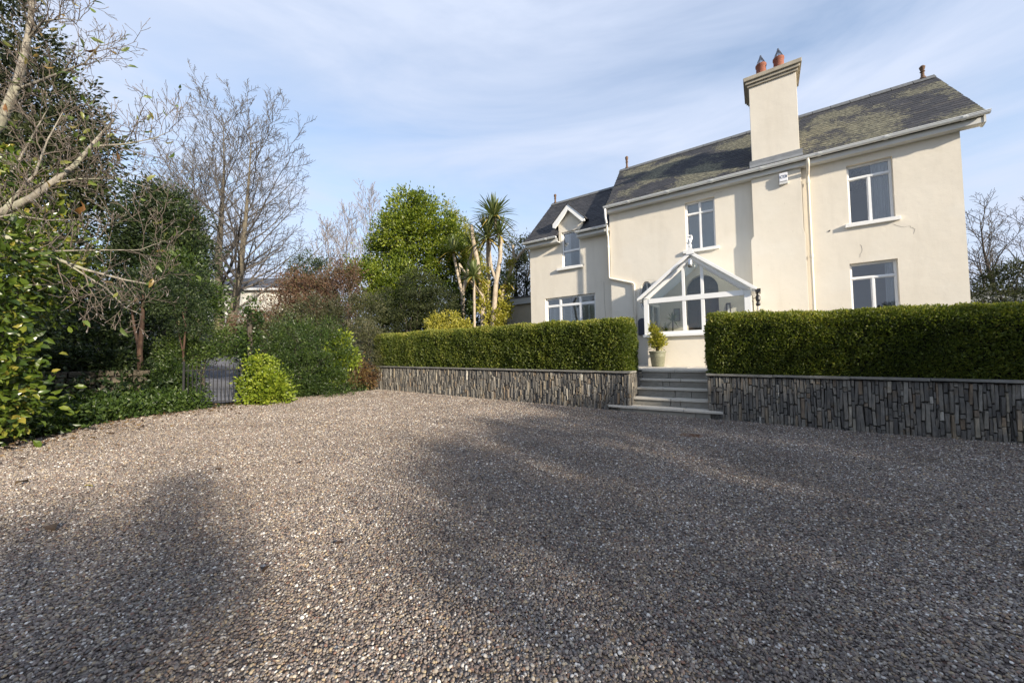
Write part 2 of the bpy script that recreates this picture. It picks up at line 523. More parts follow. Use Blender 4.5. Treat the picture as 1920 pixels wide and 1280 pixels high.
class MB:
    """collects shapes, then becomes one mesh"""

    def __init__(self):
        self.v, self.f = [], []

    def add(self, vs, fs):
        b = len(self.v)
        self.v += [tuple(x) for x in vs]
        self.f += [tuple(i + b for i in f) for f in fs]
        return self

    def box(self, x0, x1, y0, y1, z0, z1):
        return self.add([(x0, y0, z0), (x1, y0, z0), (x1, y1, z0), (x0, y1, z0), (x0, y0, z1), (x1, y0, z1), (x1, y1, z1), (x0, y1, z1)],
                        [(3, 2, 1, 0), (4, 5, 6, 7), (0, 1, 5, 4), (1, 2, 6, 5), (2, 3, 7, 6), (3, 0, 4, 7)])

    def extr(self, poly, axis, a, b):
        """extrude a 2-D polygon; axis 'y': poly in (x,z); axis 'x': poly in (y,z); axis 'z': poly in (x,y)"""
        n = len(poly)
        mk = {'y': lambda p, t: (p[0], t, p[1]), 'x': lambda p, t: (t, p[0], p[1]), 'z': lambda p, t: (p[0], p[1], t)}[axis]
        vs = [mk(p, a) for p in poly] + [mk(p, b) for p in poly]
        fs = [tuple(range(n)), tuple(range(2 * n - 1, n - 1, -1))]
        fs += [(i, i + n, (i + 1) % n + n, (i + 1) % n) for i in range(n)]
        return self.add(vs, fs)

    def tube(self, pts, rad, sides=8, cap=True):
        pts = [Vector(p) for p in pts]
        if isinstance(rad, (int, float)):
            rad = [rad] * len(pts)
        vs, fs = [], []
        ref = Vector((0.31, 0.17, 0.93))
        for i, p in enumerate(pts):
            d = (pts[min(i + 1, len(pts) - 1)] - pts[max(i - 1, 0)]).normalized()
            if abs(d.dot(ref)) > 0.95:
                ref = Vector((0.9, -0.3, 0.1))
            a = d.cross(ref).normalized()
            b = d.cross(a)
            for k in range(sides):
                q = 2 * math.pi * k / sides
                vs.append(p + (a * math.cos(q) + b * math.sin(q)) * rad[i])
        for i in range(len(pts) - 1):
            for k in range(sides):
                fs.append((i * sides + k, i * sides + (k + 1) % sides, (i + 1) * sides + (k + 1) % sides, (i + 1) * sides + k))
        if cap:
            fs.append(tuple(range(sides)))
            fs.append(tuple(range((len(pts) - 1) * sides, len(pts) * sides))[::-1])
        return self.add(vs, fs)

    def lathe(self, prof, cx=0, cy=0, sides=20):
        vs, fs = [], []
        for r, z in prof:
            for k in range(sides):
                q = 2 * math.pi * k / sides
                vs.append((cx + r * math.cos(q), cy + r * math.sin(q), z))
        for i in range(len(prof) - 1):
            for k in range(sides):
                fs.append((i * sides + k, i * sides + (k + 1) % sides, (i + 1) * sides + (k + 1) % sides, (i + 1) * sides + k))
        fs.append(tuple(range(sides))[::-1])
        fs.append(tuple(range((len(prof) - 1) * sides, len(prof) * sides)))
        return self.add(vs, fs)

    def build(self, name, mat, parent=None, smooth=False, kind=None, bevel=0.0):
        me = bpy.data.meshes.new(name)
        me.from_pydata(self.v, [], self.f)
        bm = bmesh.new()
        bm.from_mesh(me)
        bmesh.ops.recalc_face_normals(bm, faces=bm.faces)
        if bevel:
            es = [e for e in bm.edges if len(e.link_faces) == 2 and e.calc_face_angle(0) > 0.6]
            bmesh.ops.bevel(bm, geom=es, offset=bevel, segments=2, affect='EDGES', profile=0.6)
        bm.to_mesh(me)
        bm.free()
        if smooth:
            me.polygons.foreach_set('use_smooth', np.ones(len(me.polygons), bool))
            if hasattr(me, 'set_sharp_from_angle'):
                me.set_sharp_from_angle(angle=R(40))
        return link(name, me, mat, parent, kind)


# ------------------------------------------------------------------ foliage helpers
def unit(a):
    return a / np.maximum(np.linalg.norm(a, axis=-1, keepdims=True), 1e-9)


def leaves(P, D, L, W, tint, fold=0.25, big=False):
    """P base points, D main directions, L lengths, W widths -> V, F(tris), tint per vertex"""
    n = len(P)
    A = unit(D)
    rnd = rng.normal(size=(n, 3))
    S = unit(np.cross(A, rnd))
    U = np.cross(S, A)
    L = np.broadcast_to(np.asarray(L, float).reshape(-1, 1), (n, 1))
    W = np.broadcast_to(np.asarray(W, float).reshape(-1, 1), (n, 1))
    if not big:
        v = np.stack([P, P + A * L * 0.45 + S * W * 0.5 + U * W * fold, P + A * L, P + A * L * 0.45 - S * W * 0.5 + U * W * fold], 1)
        f = np.array([[0, 1, 2], [0, 2, 3]])
    else:
        dr = -U * L * 0.22
        m1, m2, m3 = P + A * L * 0.33 + U * L * 0.04, P + A * L * 0.7 + dr * 0.25, P + A * L + dr
        v = np.stack([P, m1, m2, m3, m1 + S * W * 0.46 + U * W * fold, m2 + S * W * 0.40 + U * W * fold * 0.8,
                      m1 - S * W * 0.46 + U * W * fold, m2 - S * W * 0.40 + U * W * fold * 0.8], 1)
        f = np.array([[0, 4, 1], [1, 4, 5], [1, 5, 2], [2, 5, 3], [0, 1, 6], [1, 7, 6], [1, 2, 7], [2, 3, 7]])
    k = v.shape[1]
    F = (f[None] + (np.arange(n) * k)[:, None, None]).reshape(-1, 3)
    return v.reshape(-1, 3), F, np.repeat(tint, k)


def blob_shell(blobs, n, inner=0.72):
    b = np.array(blobs, float)
    area = (b[:, 3] * b[:, 4] + b[:, 4] * b[:, 5] + b[:, 3] * b[:, 5])
    idx = rng.choice(len(b), n, p=area / area.sum())
    d = unit(rng.normal(size=(n, 3)))
    r = inner + (1 - inner) * rng.random((n, 1)) ** 0.6
    P = b[idx, :3] + d * b[idx, 3:6] * r
    nrm = unit(d / b[idx, 3:6])
    return P, nrm


def crown(name, blobs, n, L, mat, parent, clump=0.25, per=40, asp=0.5, up=0.2, out=0.7, big=False, inner=0.6, zmin=-9, tshift=0.0, thin=0.0, flat=1.0):
    """leaf clumps spread over overlapping ellipsoids, as one mesh"""
    nc = max(4, n // per)
    C, Nn = blob_shell(blobs, nc, inner)
    tc = rng.random(nc)
    keep = np.ones(nc, bool)
    idx = np.repeat(np.arange(nc), per)
    cs = clump * (0.55 + 0.9 * rng.random((nc, 1)))
    off = rng.normal(size=(len(idx), 3)) * np.array([1, 1, flat])
    P = C[idx] + off * cs[idx] * 0.6
    D = Nn[idx] * out + unit(off) * 0.6 + rng.normal(size=(len(idx), 3)) * 0.45 + np.array([0, 0, up])
    ok = P[:, 2] > zmin
    P, D, idx = P[ok], D[ok], idx[ok]
    ln = L * (0.6 + 0.8 * rng.random(len(P)))
    tint = np.clip(0.5 + 0.42 * (tc[idx] - 0.5) * 2 * 0.8 + 0.18 * rng.normal(size=len(P)) + tshift, 0.01, 0.99)
    V, F, T = leaves(P, D, ln, ln * asp, tint, 0.22, big)
    return link(name, np_mesh(name, V, F, T), mat, parent)


def grow(mb, p, d, length, rad, level, spec, tips, rnd, sides=5):
    """recursive limb: bends, tapers and sends off side limbs"""
    sp = spec[min(level, len(spec) - 1)]
    nseg = sp['seg']
    pts, rads, dirs = [p.copy()], [rad], [d.copy()]
    cur, dr = p.copy(), d.copy()
    for i in range(nseg):
        j = Vector((rnd.gauss(0, 1), rnd.gauss(0, 1), rnd.gauss(0, 1))) * sp['wob']
        dr = (dr + j + Vector((0, 0, sp['up']))).normalized()
        cur = cur + dr * (length / nseg)
        f = (i + 1) / nseg
        pts.append(cur.copy())
        rads.append(max(rad * (1 - f * sp.get('taper', 0.8)), spec[-1]['minr']))
        dirs.append(dr.copy())
    mb.tube(pts, rads, sides if level == 0 else (4 if level == 1 else 3), cap=False)
    if level + 1 >= len(spec):
        tips.append((pts[-1], dirs[-1]))
        return
    nx = spec[level + 1]
    n = sp['kids'] if isinstance(sp['kids'], int) else rnd.randint(*sp['kids'])
    ang0 = rnd.random() * 6.28
    for k in range(n):
        f = sp['from'] + (1 - sp['from']) * (k + rnd.random() * 0.8) / n
        f = min(f, 0.99)
        x = f * nseg
        i = min(int(x), nseg - 1)
        q = pts[i].lerp(pts[i + 1], x - i)
        base = dirs[i + 1]
        ang0 += 2.4 + rnd.uniform(-0.4, 0.4)
        side = base.cross(Vector((math.cos(ang0), math.sin(ang0), 0.3))).normalized()
        sa = nx['ang'] * rnd.uniform(0.75, 1.2)
        nd = (base * math.cos(sa) + side * math.sin(sa)).normalized()
        ln = length * nx['len'] * (1.05 - 0.62 * f if nx.get('cone', True) else 1.0) * rnd.uniform(0.7, 1.2)
        r2 = max(rads[i] * nx['rr'], spec[-1]['minr'])
        grow(mb, q, nd, ln, r2, level + 1, spec, tips, rnd, sides)
    tips.append((pts[-1], dirs[-1]))

# ------------------------------------------------------------------ the setting: ground, gravel drive, terrace, tarmac path
BORDER = [(-8.6, -14.0), (-8.0, -2.0), (-7.0, 2.6), (-6.5, 4.3), (-6.75, 5.5), (-7.15, 6.6), (-6.55, 8.4), (-5.85, 9.9), (-4.5, 11.6), (-2.2, 15.5), (4.0, 26.0), (60, 120)]


def left_of_border(X, Y):
    """distance to the left of the planted edge of the drive (0 on the drive side)"""
    best = np.full(np.shape(X), 1e9)
    sgn = np.zeros(np.shape(X))
    for (x0, y0), (x1, y1) in zip(BORDER[:-1], BORDER[1:]):
        dx, dy = x1 - x0, y1 - y0
        L2 = dx * dx + dy * dy
        tt = np.clip(((X - x0) * dx + (Y - y0) * dy) / L2, 0, 1)
        d = np.hypot(X - x0 - tt * dx, Y - y0 - tt * dy)
        s = dx * (Y - y0) - dy * (X - x0)
        m = d < best
        best = np.where(m, d, best)
        sgn = np.where(m, s, sgn)
    return np.where(sgn > 0, best, 0.0)


def ground_z(X, Y):
    X, Y = np.asarray(X, float), np.asarray(Y, float)
    u = HX.x * X + HX.y * Y
    w = HN.x * X + HN.y * Y
    z = gz(X, Y) - 0.05
    dl = left_of_border(X, Y)
    z = z + 0.06 * np.clip(dl * 2, 0, 1) + 0.15 * np.clip(dl - 0.5, 0, 36) + 0.03 * np.clip(dl - 36, 0, 100)
    back = np.clip((w - 8.95) * 2.0, 0, 1) * np.clip((u + 10.9) * 2, 0, 1)
    zt = 0.80 + 0.02 * np.clip(w - 16, 0, 60) + 0.12 * np.clip(dl - 1, 0, 36)
    return z * (1 - back) + np.maximum(zt, z) * back


def ground_height(x, y):
    return float(ground_z(x, y))


def axis_pts(lo, hi, fine0, fine1, step, nfar):
    a = np.arange(fine0, fine1 + 1e-6, step)
    l = fine0 - np.geomspace(step, fine0 - lo, nfar)[::-1]
    r = fine1 + np.geomspace(step, hi - fine1, nfar)
    return np.concatenate([l, a, r])


xs = axis_pts(-900, 900, -30, 20, 0.4, 22)
ys = axis_pts(-900, 900, -8, 40, 0.4, 22)
X, Y = np.meshgrid(xs, ys)
Z = ground_z(X, Y)
nx_, ny_ = len(xs), len(ys)
ii, jj = np.meshgrid(np.arange(nx_ - 1), np.arange(ny_ - 1))
q = (jj * nx_ + ii).ravel()
link('ground', np_mesh('ground', np.stack([X, Y, Z], -1).reshape(-1, 3), np.stack([q, q + 1, q + nx_ + 1, q + nx_], 1), smooth=True), 'garden_ground', kind='structure')

# gravel drive: one sheet of the drive's outline
st = 0.25
xs = np.arange(-9, 16, st)
ys = np.arange(-14, 12.4, st)
X, Y = np.meshgrid(xs, ys)
n1, n2 = len(xs), len(ys)
ii, jj = np.meshgrid(np.arange(n1 - 1), np.arange(n2 - 1))
q = (jj * n1 + ii).ravel()
cx, cy = xs[ii.ravel()] + st / 2, ys[jj.ravel()] + st / 2
keep = (left_of_border(cx, cy) < 0.15) & (HN.x * cx + HN.y * cy < 7.62)
q = q[keep]
Zd = gz(X, Y) + 0.0
link('gravel_drive', np_mesh('gravel_drive', np.stack([X, Y, Zd], -1).reshape(-1, 3), np.stack([q, q + 1, q + n1 + 1, q + n1], 1), smooth=True), 'gravel_bed', kind='structure')

# loose pebbles: stuff, scattered with geometry nodes over the drive
peb_col = bpy.data.collections.new('pebble_shapes')
for k in range(6):
    bm = bmesh.new()
    bmesh.ops.create_icosphere(bm, subdivisions=2, radius=0.5)
    r_ = random.Random(k)
    ph = [r_.uniform(0, 6) for _ in range(6)]
    sx, sy, sz = 1.0, r_.uniform(0.62, 0.95), r_.uniform(0.38, 0.65)
    for v in bm.verts:
        s = 1 + 0.12 * math.sin(5 * v.co.x + ph[0]) + 0.10 * math.sin(6 * v.co.y + ph[1]) + 0.08 * math.sin(7 * v.co.z + ph[2])
        v.co = Vector((v.co.x * sx * s, v.co.y * sy * s, v.co.z * sz * s))
    me = bpy.data.meshes.new('pebble_shape')
    bm.to_mesh(me)
    bm.free()
    me.polygons.foreach_set('use_smooth', np.ones(len(me.polygons), bool))
    me.materials.append(MATS['pebble'])
    peb_col.objects.link(bpy.data.objects.new('pebble_shape', me))


def pebble_points():
    out = []
    for y0, y1, dens, d0, d1 in ((0.6, 2.4, 11500, 0.0080, 0.0185), (2.4, 4.0, 7500, 0.0095, 0.020), (4.0, 6.0, 4400, 0.012, 0.023), (6.0, 8.5, 2500, 0.015, 0.027), (8.5, 12.2, 1500, 0.018, 0.031)):
        xa, xb = -1.62 * y1 - 0.4, 1.62 * y1 + 0.4
        n = int(dens * (xb - xa) * (y1 - y0))
        x = rng.uniform(xa, xb, n)
        y = rng.uniform(y0, y1, n)
        w = HN.x * x + HN.y * y
        m = (np.abs(x) < 1.62 * y + 0.4) & (w < 7.60) & (left_of_border(x, y) < 0.02 + 0.16 * rng.random(n))
        x, y = x[m], y[m]
        # the steps' bottom slab stands free of pebbles
        u, w = HX.x * x + HX.y * y, HN.x * x + HN.y * y
        m = ~((w > 7.46) & (u > -2.6) & (u < -0.7))
        x, y = x[m], y[m]
        s = d0 + (d1 - d0) * rng.beta(1.3, 3.0, len(x)) * 1.45
        dz = 0.001 + 0.007 * rng.random(len(x))
        out.append(np.stack([x, y, gz(x, y) + dz, s], 1))
    return np.concatenate(out)


PB = pebble_points()
me = bpy.data.meshes.new('gravel')
me.vertices.add(len(PB))
me.vertices.foreach_set('co', PB[:, :3].astype(np.float32).ravel())
a = me.attributes.new('size', 'FLOAT', 'POINT')
a.data.foreach_set('value', PB[:, 3].astype(np.float32))
a = me.attributes.new('rot', 'FLOAT_VECTOR', 'POINT')
rr = np.stack([rng.normal(0, 0.35, len(PB)), rng.normal(0, 0.35, len(PB)), rng.uniform(0, 6.283, len(PB))], 1)
a.data.foreach_set('vector', rr.astype(np.float32).ravel())
a = me.attributes.new('pick', 'INT', 'POINT')
a.data.foreach_set('value', rng.integers(0, 6, len(PB)).astype(np.int32))
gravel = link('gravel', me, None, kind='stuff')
ng = bpy.data.node_groups.new('scatter_pebbles', 'GeometryNodeTree')
ng.interface.new_socket('Geometry', in_out='INPUT', socket_type='NodeSocketGeometry')
ng.interface.new_socket('Geometry', in_out='OUTPUT', socket_type='NodeSocketGeometry')
gi, go = ng.nodes.new('NodeGroupInput'), ng.nodes.new('NodeGroupOutput')
ci = ng.nodes.new('GeometryNodeCollectionInfo')
ci.inputs['Collection'].default_value = peb_col
ci.inputs['Separate Children'].default_value = True
ci.inputs['Reset Children'].default_value = True
ip = ng.nodes.new('GeometryNodeInstanceOnPoints')
ip.inputs['Pick Instance'].default_value = True


def named(nm, dt):
    x = ng.nodes.new('GeometryNodeInputNamedAttribute')
    x.data_type = dt
    x.inputs['Name'].default_value = nm
    return next(o for o in x.outputs if o.enabled and o.name == 'Attribute')


e2r = ng.nodes.new('FunctionNodeEulerToRotation')
ng.links.new(gi.outputs[0], ip.inputs['Points'])
ng.links.new(ci.outputs[0], ip.inputs['Instance'])
ng.links.new(named('pick', 'INT'), ip.inputs['Instance Index'])
ng.links.new(named('rot', 'FLOAT_VECTOR'), e2r.inputs[0])
ng.links.new(e2r.outputs[0], ip.inputs['Rotation'])
ng.links.new(named('size', 'FLOAT'), ip.inputs['Scale'])
ng.links.new(ip.outputs[0], go.inputs[0])
md = gravel.modifiers.new('scatter', 'NODES')
md.node_group = ng

# tarmac lane beyond the gate
pv = []
pa, pb = Vector((-6.85, 8.72, 0)), Vector((-12.0, 15.2, 0))
dirp = (pb - pa).normalized()
nrm = Vector((-dirp.y, dirp.x, 0))
mbp = MB()
N_ = 14
vs = []
for i in range(N_ + 1):
    c_ = pa.lerp(pb, i / N_)
    wd = 0.50 + 0.5 * min(1, i / 5)
    for s in (-1, 0, 1):
        p = c_ + nrm * wd * s
        vs.append((p.x, p.y, max(ground_height(p.x, p.y), ground_height(c_.x, c_.y)) + 0.05))
mbp.add(vs, [(i * 3 + k, i * 3 + k + 1, i * 3 + k + 4, i * 3 + k + 3) for i in range(N_) for k in (0, 1)])
mbp.build('lane', 'asphalt', smooth=True, kind='structure')

# terrace between the hedges and the house (paved)
ter = empty('terrace', (0, 0, 0), None, None, rotz=HROT)
ter['kind'] = 'structure'
base = MB().box(-9.2, 6.0, 8.52, 12.6, 0.30, 0.845)
base.build('terrace_bed', 'mortar_core', ter)
rnd = random.Random(5)
u = -3.2
while u < 0.4:
    du = rnd.uniform(0.5, 0.75)
    w = 8.54
    while w < 11.6:
        dw = rnd.uniform(0.42, 0.62)
        MB().box(u + 0.006, u + du - 0.006, w + 0.006, min(w + dw, 11.98) - 0.006, 0.80, 0.868 + rnd.uniform(-0.003, 0.003)).build('paving_slab', 'sandstone_paving', ter, bevel=0.006)
        w += dw
    u += du

# ------------------------------------------------------------------ the house
HO = UW(0, 12.0)
house = empty('house', (HO.x, HO.y, 0), 'two storey cream rendered house with lichened slate roof and tall chimney above the clipped hedges', 'house', rotz=HROT)


def wall_grid(mb, u0, u1, z0, z1, v, thick, holes):
    """front wall from u0..u1, z0..z1 with rectangular openings and their reveals"""
    us = sorted({u0, u1, *[h[0] for h in holes], *[h[1] for h in holes]})
    zs = sorted({z0, z1, *[h[2] for h in holes], *[h[3] for h in holes]})
    idx = {}
    vs, fs = [], []

    def vid(a, b, d):
        k = (a, b, d)
        if k not in idx:
            idx[k] = len(vs)
            vs.append((us[a], v + (thick if d else 0), zs[b]))
        return idx[k]

    def solid(a, b):
        if a < 0 or b < 0 or a >= len(us) - 1 or b >= len(zs) - 1:
            return False
        cu, cz = (us[a] + us[a + 1]) / 2, (zs[b] + zs[b + 1]) / 2
        return not any(h[0] < cu < h[1] and h[2] < cz < h[3] for h in holes)

    for a in range(len(us) - 1):
        for b in range(len(zs) - 1):
            if not solid(a, b):
                continue
            for d in (0, 1):
                f = (vid(a, b, d), vid(a + 1, b, d), vid(a + 1, b + 1, d), vid(a, b + 1, d))
                fs.append(f if d == 0 else f[::-1])
            for (da, db, e) in ((-1, 0, ((a, b), (a, b + 1))), (1, 0, ((a + 1, b + 1), (a + 1, b))), (0, -1, ((a + 1, b), (a, b))), (0, 1, ((a, b + 1), (a + 1, b + 1)))):
                if not solid(a + da, b + db):
                    p, q_ = e
                    fs.append((vid(*p, 0), vid(*q_, 0), vid(*q_, 1), vid(*p, 1)))
    mb.add(vs, fs)


def infill(mb, rect, curve, v, thick):
    """fills a rectangular opening except for a curved outline inside it"""
    u0, u1, z0, z1 = rect
    outer = [Vector((u0, z0, 0)), Vector((u1, z0, 0)), Vector((u1, z1, 0)), Vector((u0, z1, 0))]
    hole = [Vector((a, b, 0)) for a, b in curve]
    allp = outer + hole
    tri = tessellate_polygon([outer, hole])
    n = len(allp)
    vs = [(p.x, v, p.y) for p in allp] + [(p.x, v + thick, p.y) for p in allp]
    fs = [tuple(t_) for t_ in tri] + [tuple(i + n for i in t_)[::-1] for t_ in tri]
    m = len(hole)
    fs += [(4 + i, 4 + (i + 1) % m, n + 4 + (i + 1) % m, n + 4 + i) for i in range(m)]
    mb.add(vs, fs)


# openings: (u0, u1, z0, z1)
W1 = (-1.83, -1.045, 4.26, 5.715)
W2 = (1.81, 2.61, 4.27, 5.715)
W3 = (1.775, 2.605, 1.88, 3.305)
WOV = (-3.27, -2.78, 2.50, 3.53)
WDOOR = (-1.90, -1.02, 0.872, 3.50)
WBAY = (-6.86, -4.85, 1.90, 3.375)
WDOR = (-6.10, -5.375, 4.44, 5.77)

mb = MB()
wall_grid(mb, -4.16, 3.66, 0.60, 6.0, 0.0, 0.32, [W1, W2, W3, WOV, WDOOR])
oval = [(-3.025 + 0.225 * math.cos(q_), 3.01 + 0.49 * math.sin(q_)) for q_ in np.linspace(0, 2 * math.pi, 28, endpoint=False)]
infill(mb, WOV, oval, 0.003, 0.30)
arch = [(-1.885, 0.885), (-1.035, 0.885)] + [(-1.46 + 0.425 * math.cos(q_), 3.06 + 0.425 * math.sin(q_)) for q_ in np.linspace(0, math.pi, 18)]
infill(mb, WDOOR, arch, 0.003, 0.30)
# right gable, left gable, back
mb.extr([(0.325, 0.60), (4.8, 0.60), (4.8, 5.97), (2.4, 8.28), (0.325, 6.25)], 'x', 3.34, 3.66)
mb.extr([(0.325, 0.60), (4.8, 0.60), (4.8, 5.97), (2.4, 8.28), (0.325, 6.25)], 'x', -4.16, -3.84)
mb.box(-3.83, 3.33, 4.5, 4.8, 0.60, 5.97)
mb.build('main_wall', 'cream_render', house)
# chimney breast, wider below the kink
mb = MB()
mb.extr([(-0.205, 0.60), (0.955, 0.60), (0.955, 4.16), (0.925, 4.30), (0.925, 5.898), (-0.135, 5.898), (-0.135, 4.33), (-0.205, 4.235)], 'y', -0.125, -0.003)
mb.build('chimney_breast', 'cream_render', house, bevel=0.006)
# rooms behind the glass: floors and a cross wall
MB().box(-3.82, 3.32, 0.34, 4.48, 3.55, 3.75).box(-3.82, 3.32, 2.6, 2.7, 0.6, 3.54).box(-3.82, 3.32, 2.6, 2.7, 3.76, 5.9).box(0.2, 0.3, 0.34, 2.58, 3.76, 5.9).box(-3.82, 3.32, 0.34, 4.48, 0.72, 0.86).build('partition', 'interior_wall', house)
# wing
mb = MB()
wall_grid(mb, -7.50, -4.163, 0.60, 5.46, 0.30, 0.30, [WBAY, (WDOR[0], WDOR[1], WDOR[2], 5.46)])
mb.extr([(0.605, 0.60), (4.8, 0.60), (4.8, 5.46), (2.4, 7.72), (0.605, 5.98), (0.605, 5.46)], 'x', -7.50, -7.2)
mb.box(-7.19, -4.17, 4.5, 4.8, 0.6, 5.46)
mb.build('wing_wall', 'cream_render', house)
MB().box(-7.18, -4.18, 0.62, 4.48, 3.70, 3.90).box(-7.18, -4.18, 2.6, 2.7, 0.6, 3.69).box(-7.18, -4.18, 2.6, 2.7, 3.91, 6.4).build('partition', 'interior_wall', house)


# windows ------------------------------------------------------------------
def frame_ring(mb, u0, u1, z0, z1, v0, v1, t_):
    mb.box(u0, u1, v0, v1, z0, z0 + t_)
    mb.box(u0, u1, v0, v1, z1 - t_, z1)
    mb.box(u0, u0 + t_, v0, v1, z0 + t_, z1 - t_)
    mb.box(u1 - t_, u1, v0, v1, z0 + t_, z1 - t_)


def pane(win, u0, u1, z0, z1, v):
    MB().box(u0, u1, v, v + 0.006, z0, z1).build('pane', 'window_glass', win)


def window(hole, v, mull, trans, top_split, sill=None, label=None, fr=0.036, ml=0.042):
    u0, u1, z0, z1 = hole
    mb = MB()
    frame_ring(mb, u0 + 0.002, u1 - 0.002, z0 + 0.002, z1 - 0.002, v, v + 0.07, fr)
    cells = []
    us = [u0 + fr] + [m for m in mull] + [u1 - fr]
    if trans:
        mb.box(u0 + fr, u1 - fr, v - 0.004, v + 0.066, trans - ml / 2, trans + ml / 2)
        zr = [(z0 + fr, trans - ml / 2, True), (trans + ml / 2, z1 - fr, top_split)]
    else:
        zr = [(z0 + fr, z1 - fr, True)]
    for za, zb, split in zr:
        uu = us if split else [us[0], us[-1]]
        for i in range(len(uu) - 1):
            a_ = uu[i] + (ml / 2 if i > 0 else 0)
            b_ = uu[i + 1] - (ml / 2 if i < len(uu) - 2 else 0)
            cells.append((a_, b_, za, zb))
        if split:
            for m in mull:
                mb.box(m - ml / 2, m + ml / 2, v - 0.002, v + 0.068, za, zb)
    # opening sashes: a slimmer ring inside each light
    for a_, b_, za, zb in cells:
        frame_ring(mb, a_ + 0.001, b_ - 0.001, za + 0.001, zb - 0.001, v + 0.012, v + 0.056, 0.017)
    w = mb.build('window', 'white_paint', house, bevel=0.004)
    if label:
        w['label'] = label
    for a_, b_, za, zb in cells:
        pane(w, a_ + 0.016, b_ - 0.016, za + 0.016, zb - 0.016, v + 0.03)
    if sill:
        su0, su1, sz0, sz1, sv = sill
        MB().box(su0, su1, sv, v - 0.001, sz0, sz1).build('sill', 'white_sill', w, bevel=0.008)
    return w


def curtain(win, u0, u1, z0, z1, v, folds=6, amp=0.03):
    n = folds * 8
    vs, fs = [], []
    for i in range(n + 1):
        f = i / n
        q_ = f * folds * 6.283
        vv = v + amp * math.sin(q_) + 0.3 * amp * math.sin(2.3 * q_ + 1)
        vs += [(u0 + (u1 - u0) * f, vv * 1.0, z0), (u0 + (u1 - u0) * f, v + (vv - v) * 0.6, z1)]
    for i in range(n):
        fs.append((2 * i, 2 * i + 2, 2 * i + 3, 2 * i + 1))
    MB().add(vs, fs).build('curtain', 'curtain_cloth', win, smooth=True)


def blind(win, u0, u1, z0, z1, v, pitch_=0.05, tilt=0.6):
    mb = MB()
    z = z0
    while z < z1:
        c_, s_ = math.cos(tilt) * pitch_ * 0.55, math.sin(tilt) * pitch_ * 0.55
        mb.add([(u0, v - c_, z - s_), (u1, v - c_, z - s_), (u1, v + c_, z + s_), (u0, v + c_, z + s_)], [(0, 1, 2, 3)])
        z += pitch_
    mb.build('blind', 'blind_slat', win)


w = window(W1, 0.10, [-1.44], 5.365, True, (-1.92, -0.965, 4.175, 4.262, -0.07), 'upstairs casement window above the porch with a pale blind behind it')
blind(w, -1.76, -1.11, 4.33, 5.68, 0.185, 0.04, -1.25)
w = window(W2, 0.10, [2.21], 5.395, False, (1.725, 2.68, 4.185, 4.272, -0.07), 'upstairs casement window at the right end with a white curtain')
curtain(w, 2.27, 2.56, 4.30, 5.70, 0.185, 6)
w = window(W3, 0.10, [2.19], 2.945, False, (1.70, 2.69, 1.80, 1.882, -0.07), 'ground floor casement window at the right end, cut off by the hedge')
curtain(w, 2.42, 2.58, 1.92, 3.28, 0.19, 4)
w = window(WBAY, 0.38, [-6.26, -5.45], 3.06, True, (-6.95, -4.76, 1.82, 1.902, 0.22), 'wide three light window in the left wing with slatted shutters', fr=.05, ml=0.07)
for a_, b_ in ((-6.76, -6.33), (-6.19, -5.53), (-5.39, -4.95)):
    blind(w, a_, b_, 1.98, 3.02, 0.50, 0.055, -0.75)
    mb = MB()
    frame_ring(mb, a_ - 0.01, b_ + 0.01, 1.93, 3.04, 0.485, 0.515, 0.05)
    mb.box((a_ + b_) / 2 - 0.035, (a_ + b_) / 2 + 0.035, 0.484, 0.516, 1.98, 2.99)
    mb.build('shutter', 'white_paint', w)
# sash window under the dormer gable
mb = MB()
u0, u1, z0, z1 = WDOR
frame_ring(mb, u0 + 0.002, u1 - 0.002, z0 + 0.002, z1, 0.36, 0.43, 0.05)
mb.box(u0 + 0.05, u1 - 0.05, 0.355, 0.42, 5.02, 5.09)
w = mb.build('window', 'white_paint', house, bevel=0.004)
w['label'] = 'white sash window under the small dormer gable'
pane(w, u0 + 0.04, u1 - 0.04, 4.48, 5.03, 0.39)
pane(w, u0 + 0.04, u1 - 0.04, 5.08, 5.73, 0.40)
MB().box(-6.30, -5.27, 0.20, 0.358, 4.345, 4.438).build('sill', 'white_sill', w, bevel=0.008)
curtain(w, u0 + 0.05, u0 + 0.30, 4.48, 5.74, 0.455, 4, 0.02)
# oval window beside the porch
mb = MB()
ring_o = [(-3.025 + 0.222 * math.cos(q_), 3.01 + 0.487 * math.sin(q_)) for q_ in np.linspace(0, 2 * math.pi, 28, endpoint=False)]
ring_i = [(-3.025 + 0.195 * math.cos(q_), 3.01 + 0.455 * math.sin(q_)) for q_ in np.linspace(0, 2 * math.pi, 28, endpoint=False)]
vs = [(a_, 0.08, b_) for a_, b_ in ring_o] + [(a_, 0.08, b_) for a_, b_ in ring_i] + [(a_, 0.12, b_) for a_, b_ in ring_i]
fs = [(i, (i + 1) % 28, 28 + (i + 1) % 28, 28 + i) for i in range(28)] + [(28 + i, 28 + (i + 1) % 28, 56 + (i + 1) % 28, 56 + i) for i in range(28)]
mb.add(vs, fs)
mb.box(-3.036, -3.014, 0.085, 0.115, 2.56, 3.46)
mb.box(-3.21, -2.84, 0.087, 0.113, 3.00, 3.02)
w = mb.build('oval_window', 'white_paint', house)
MB().add([(a_, 0.10, b_) for a_, b_ in ring_i], [tuple(range(28))]).build('pane', 'window_glass', w)
MB().extr([(a_, b_) for a_, b_ in ring_o], 'y', 0.29, 0.31).build('backing', 'interior_dark', w)
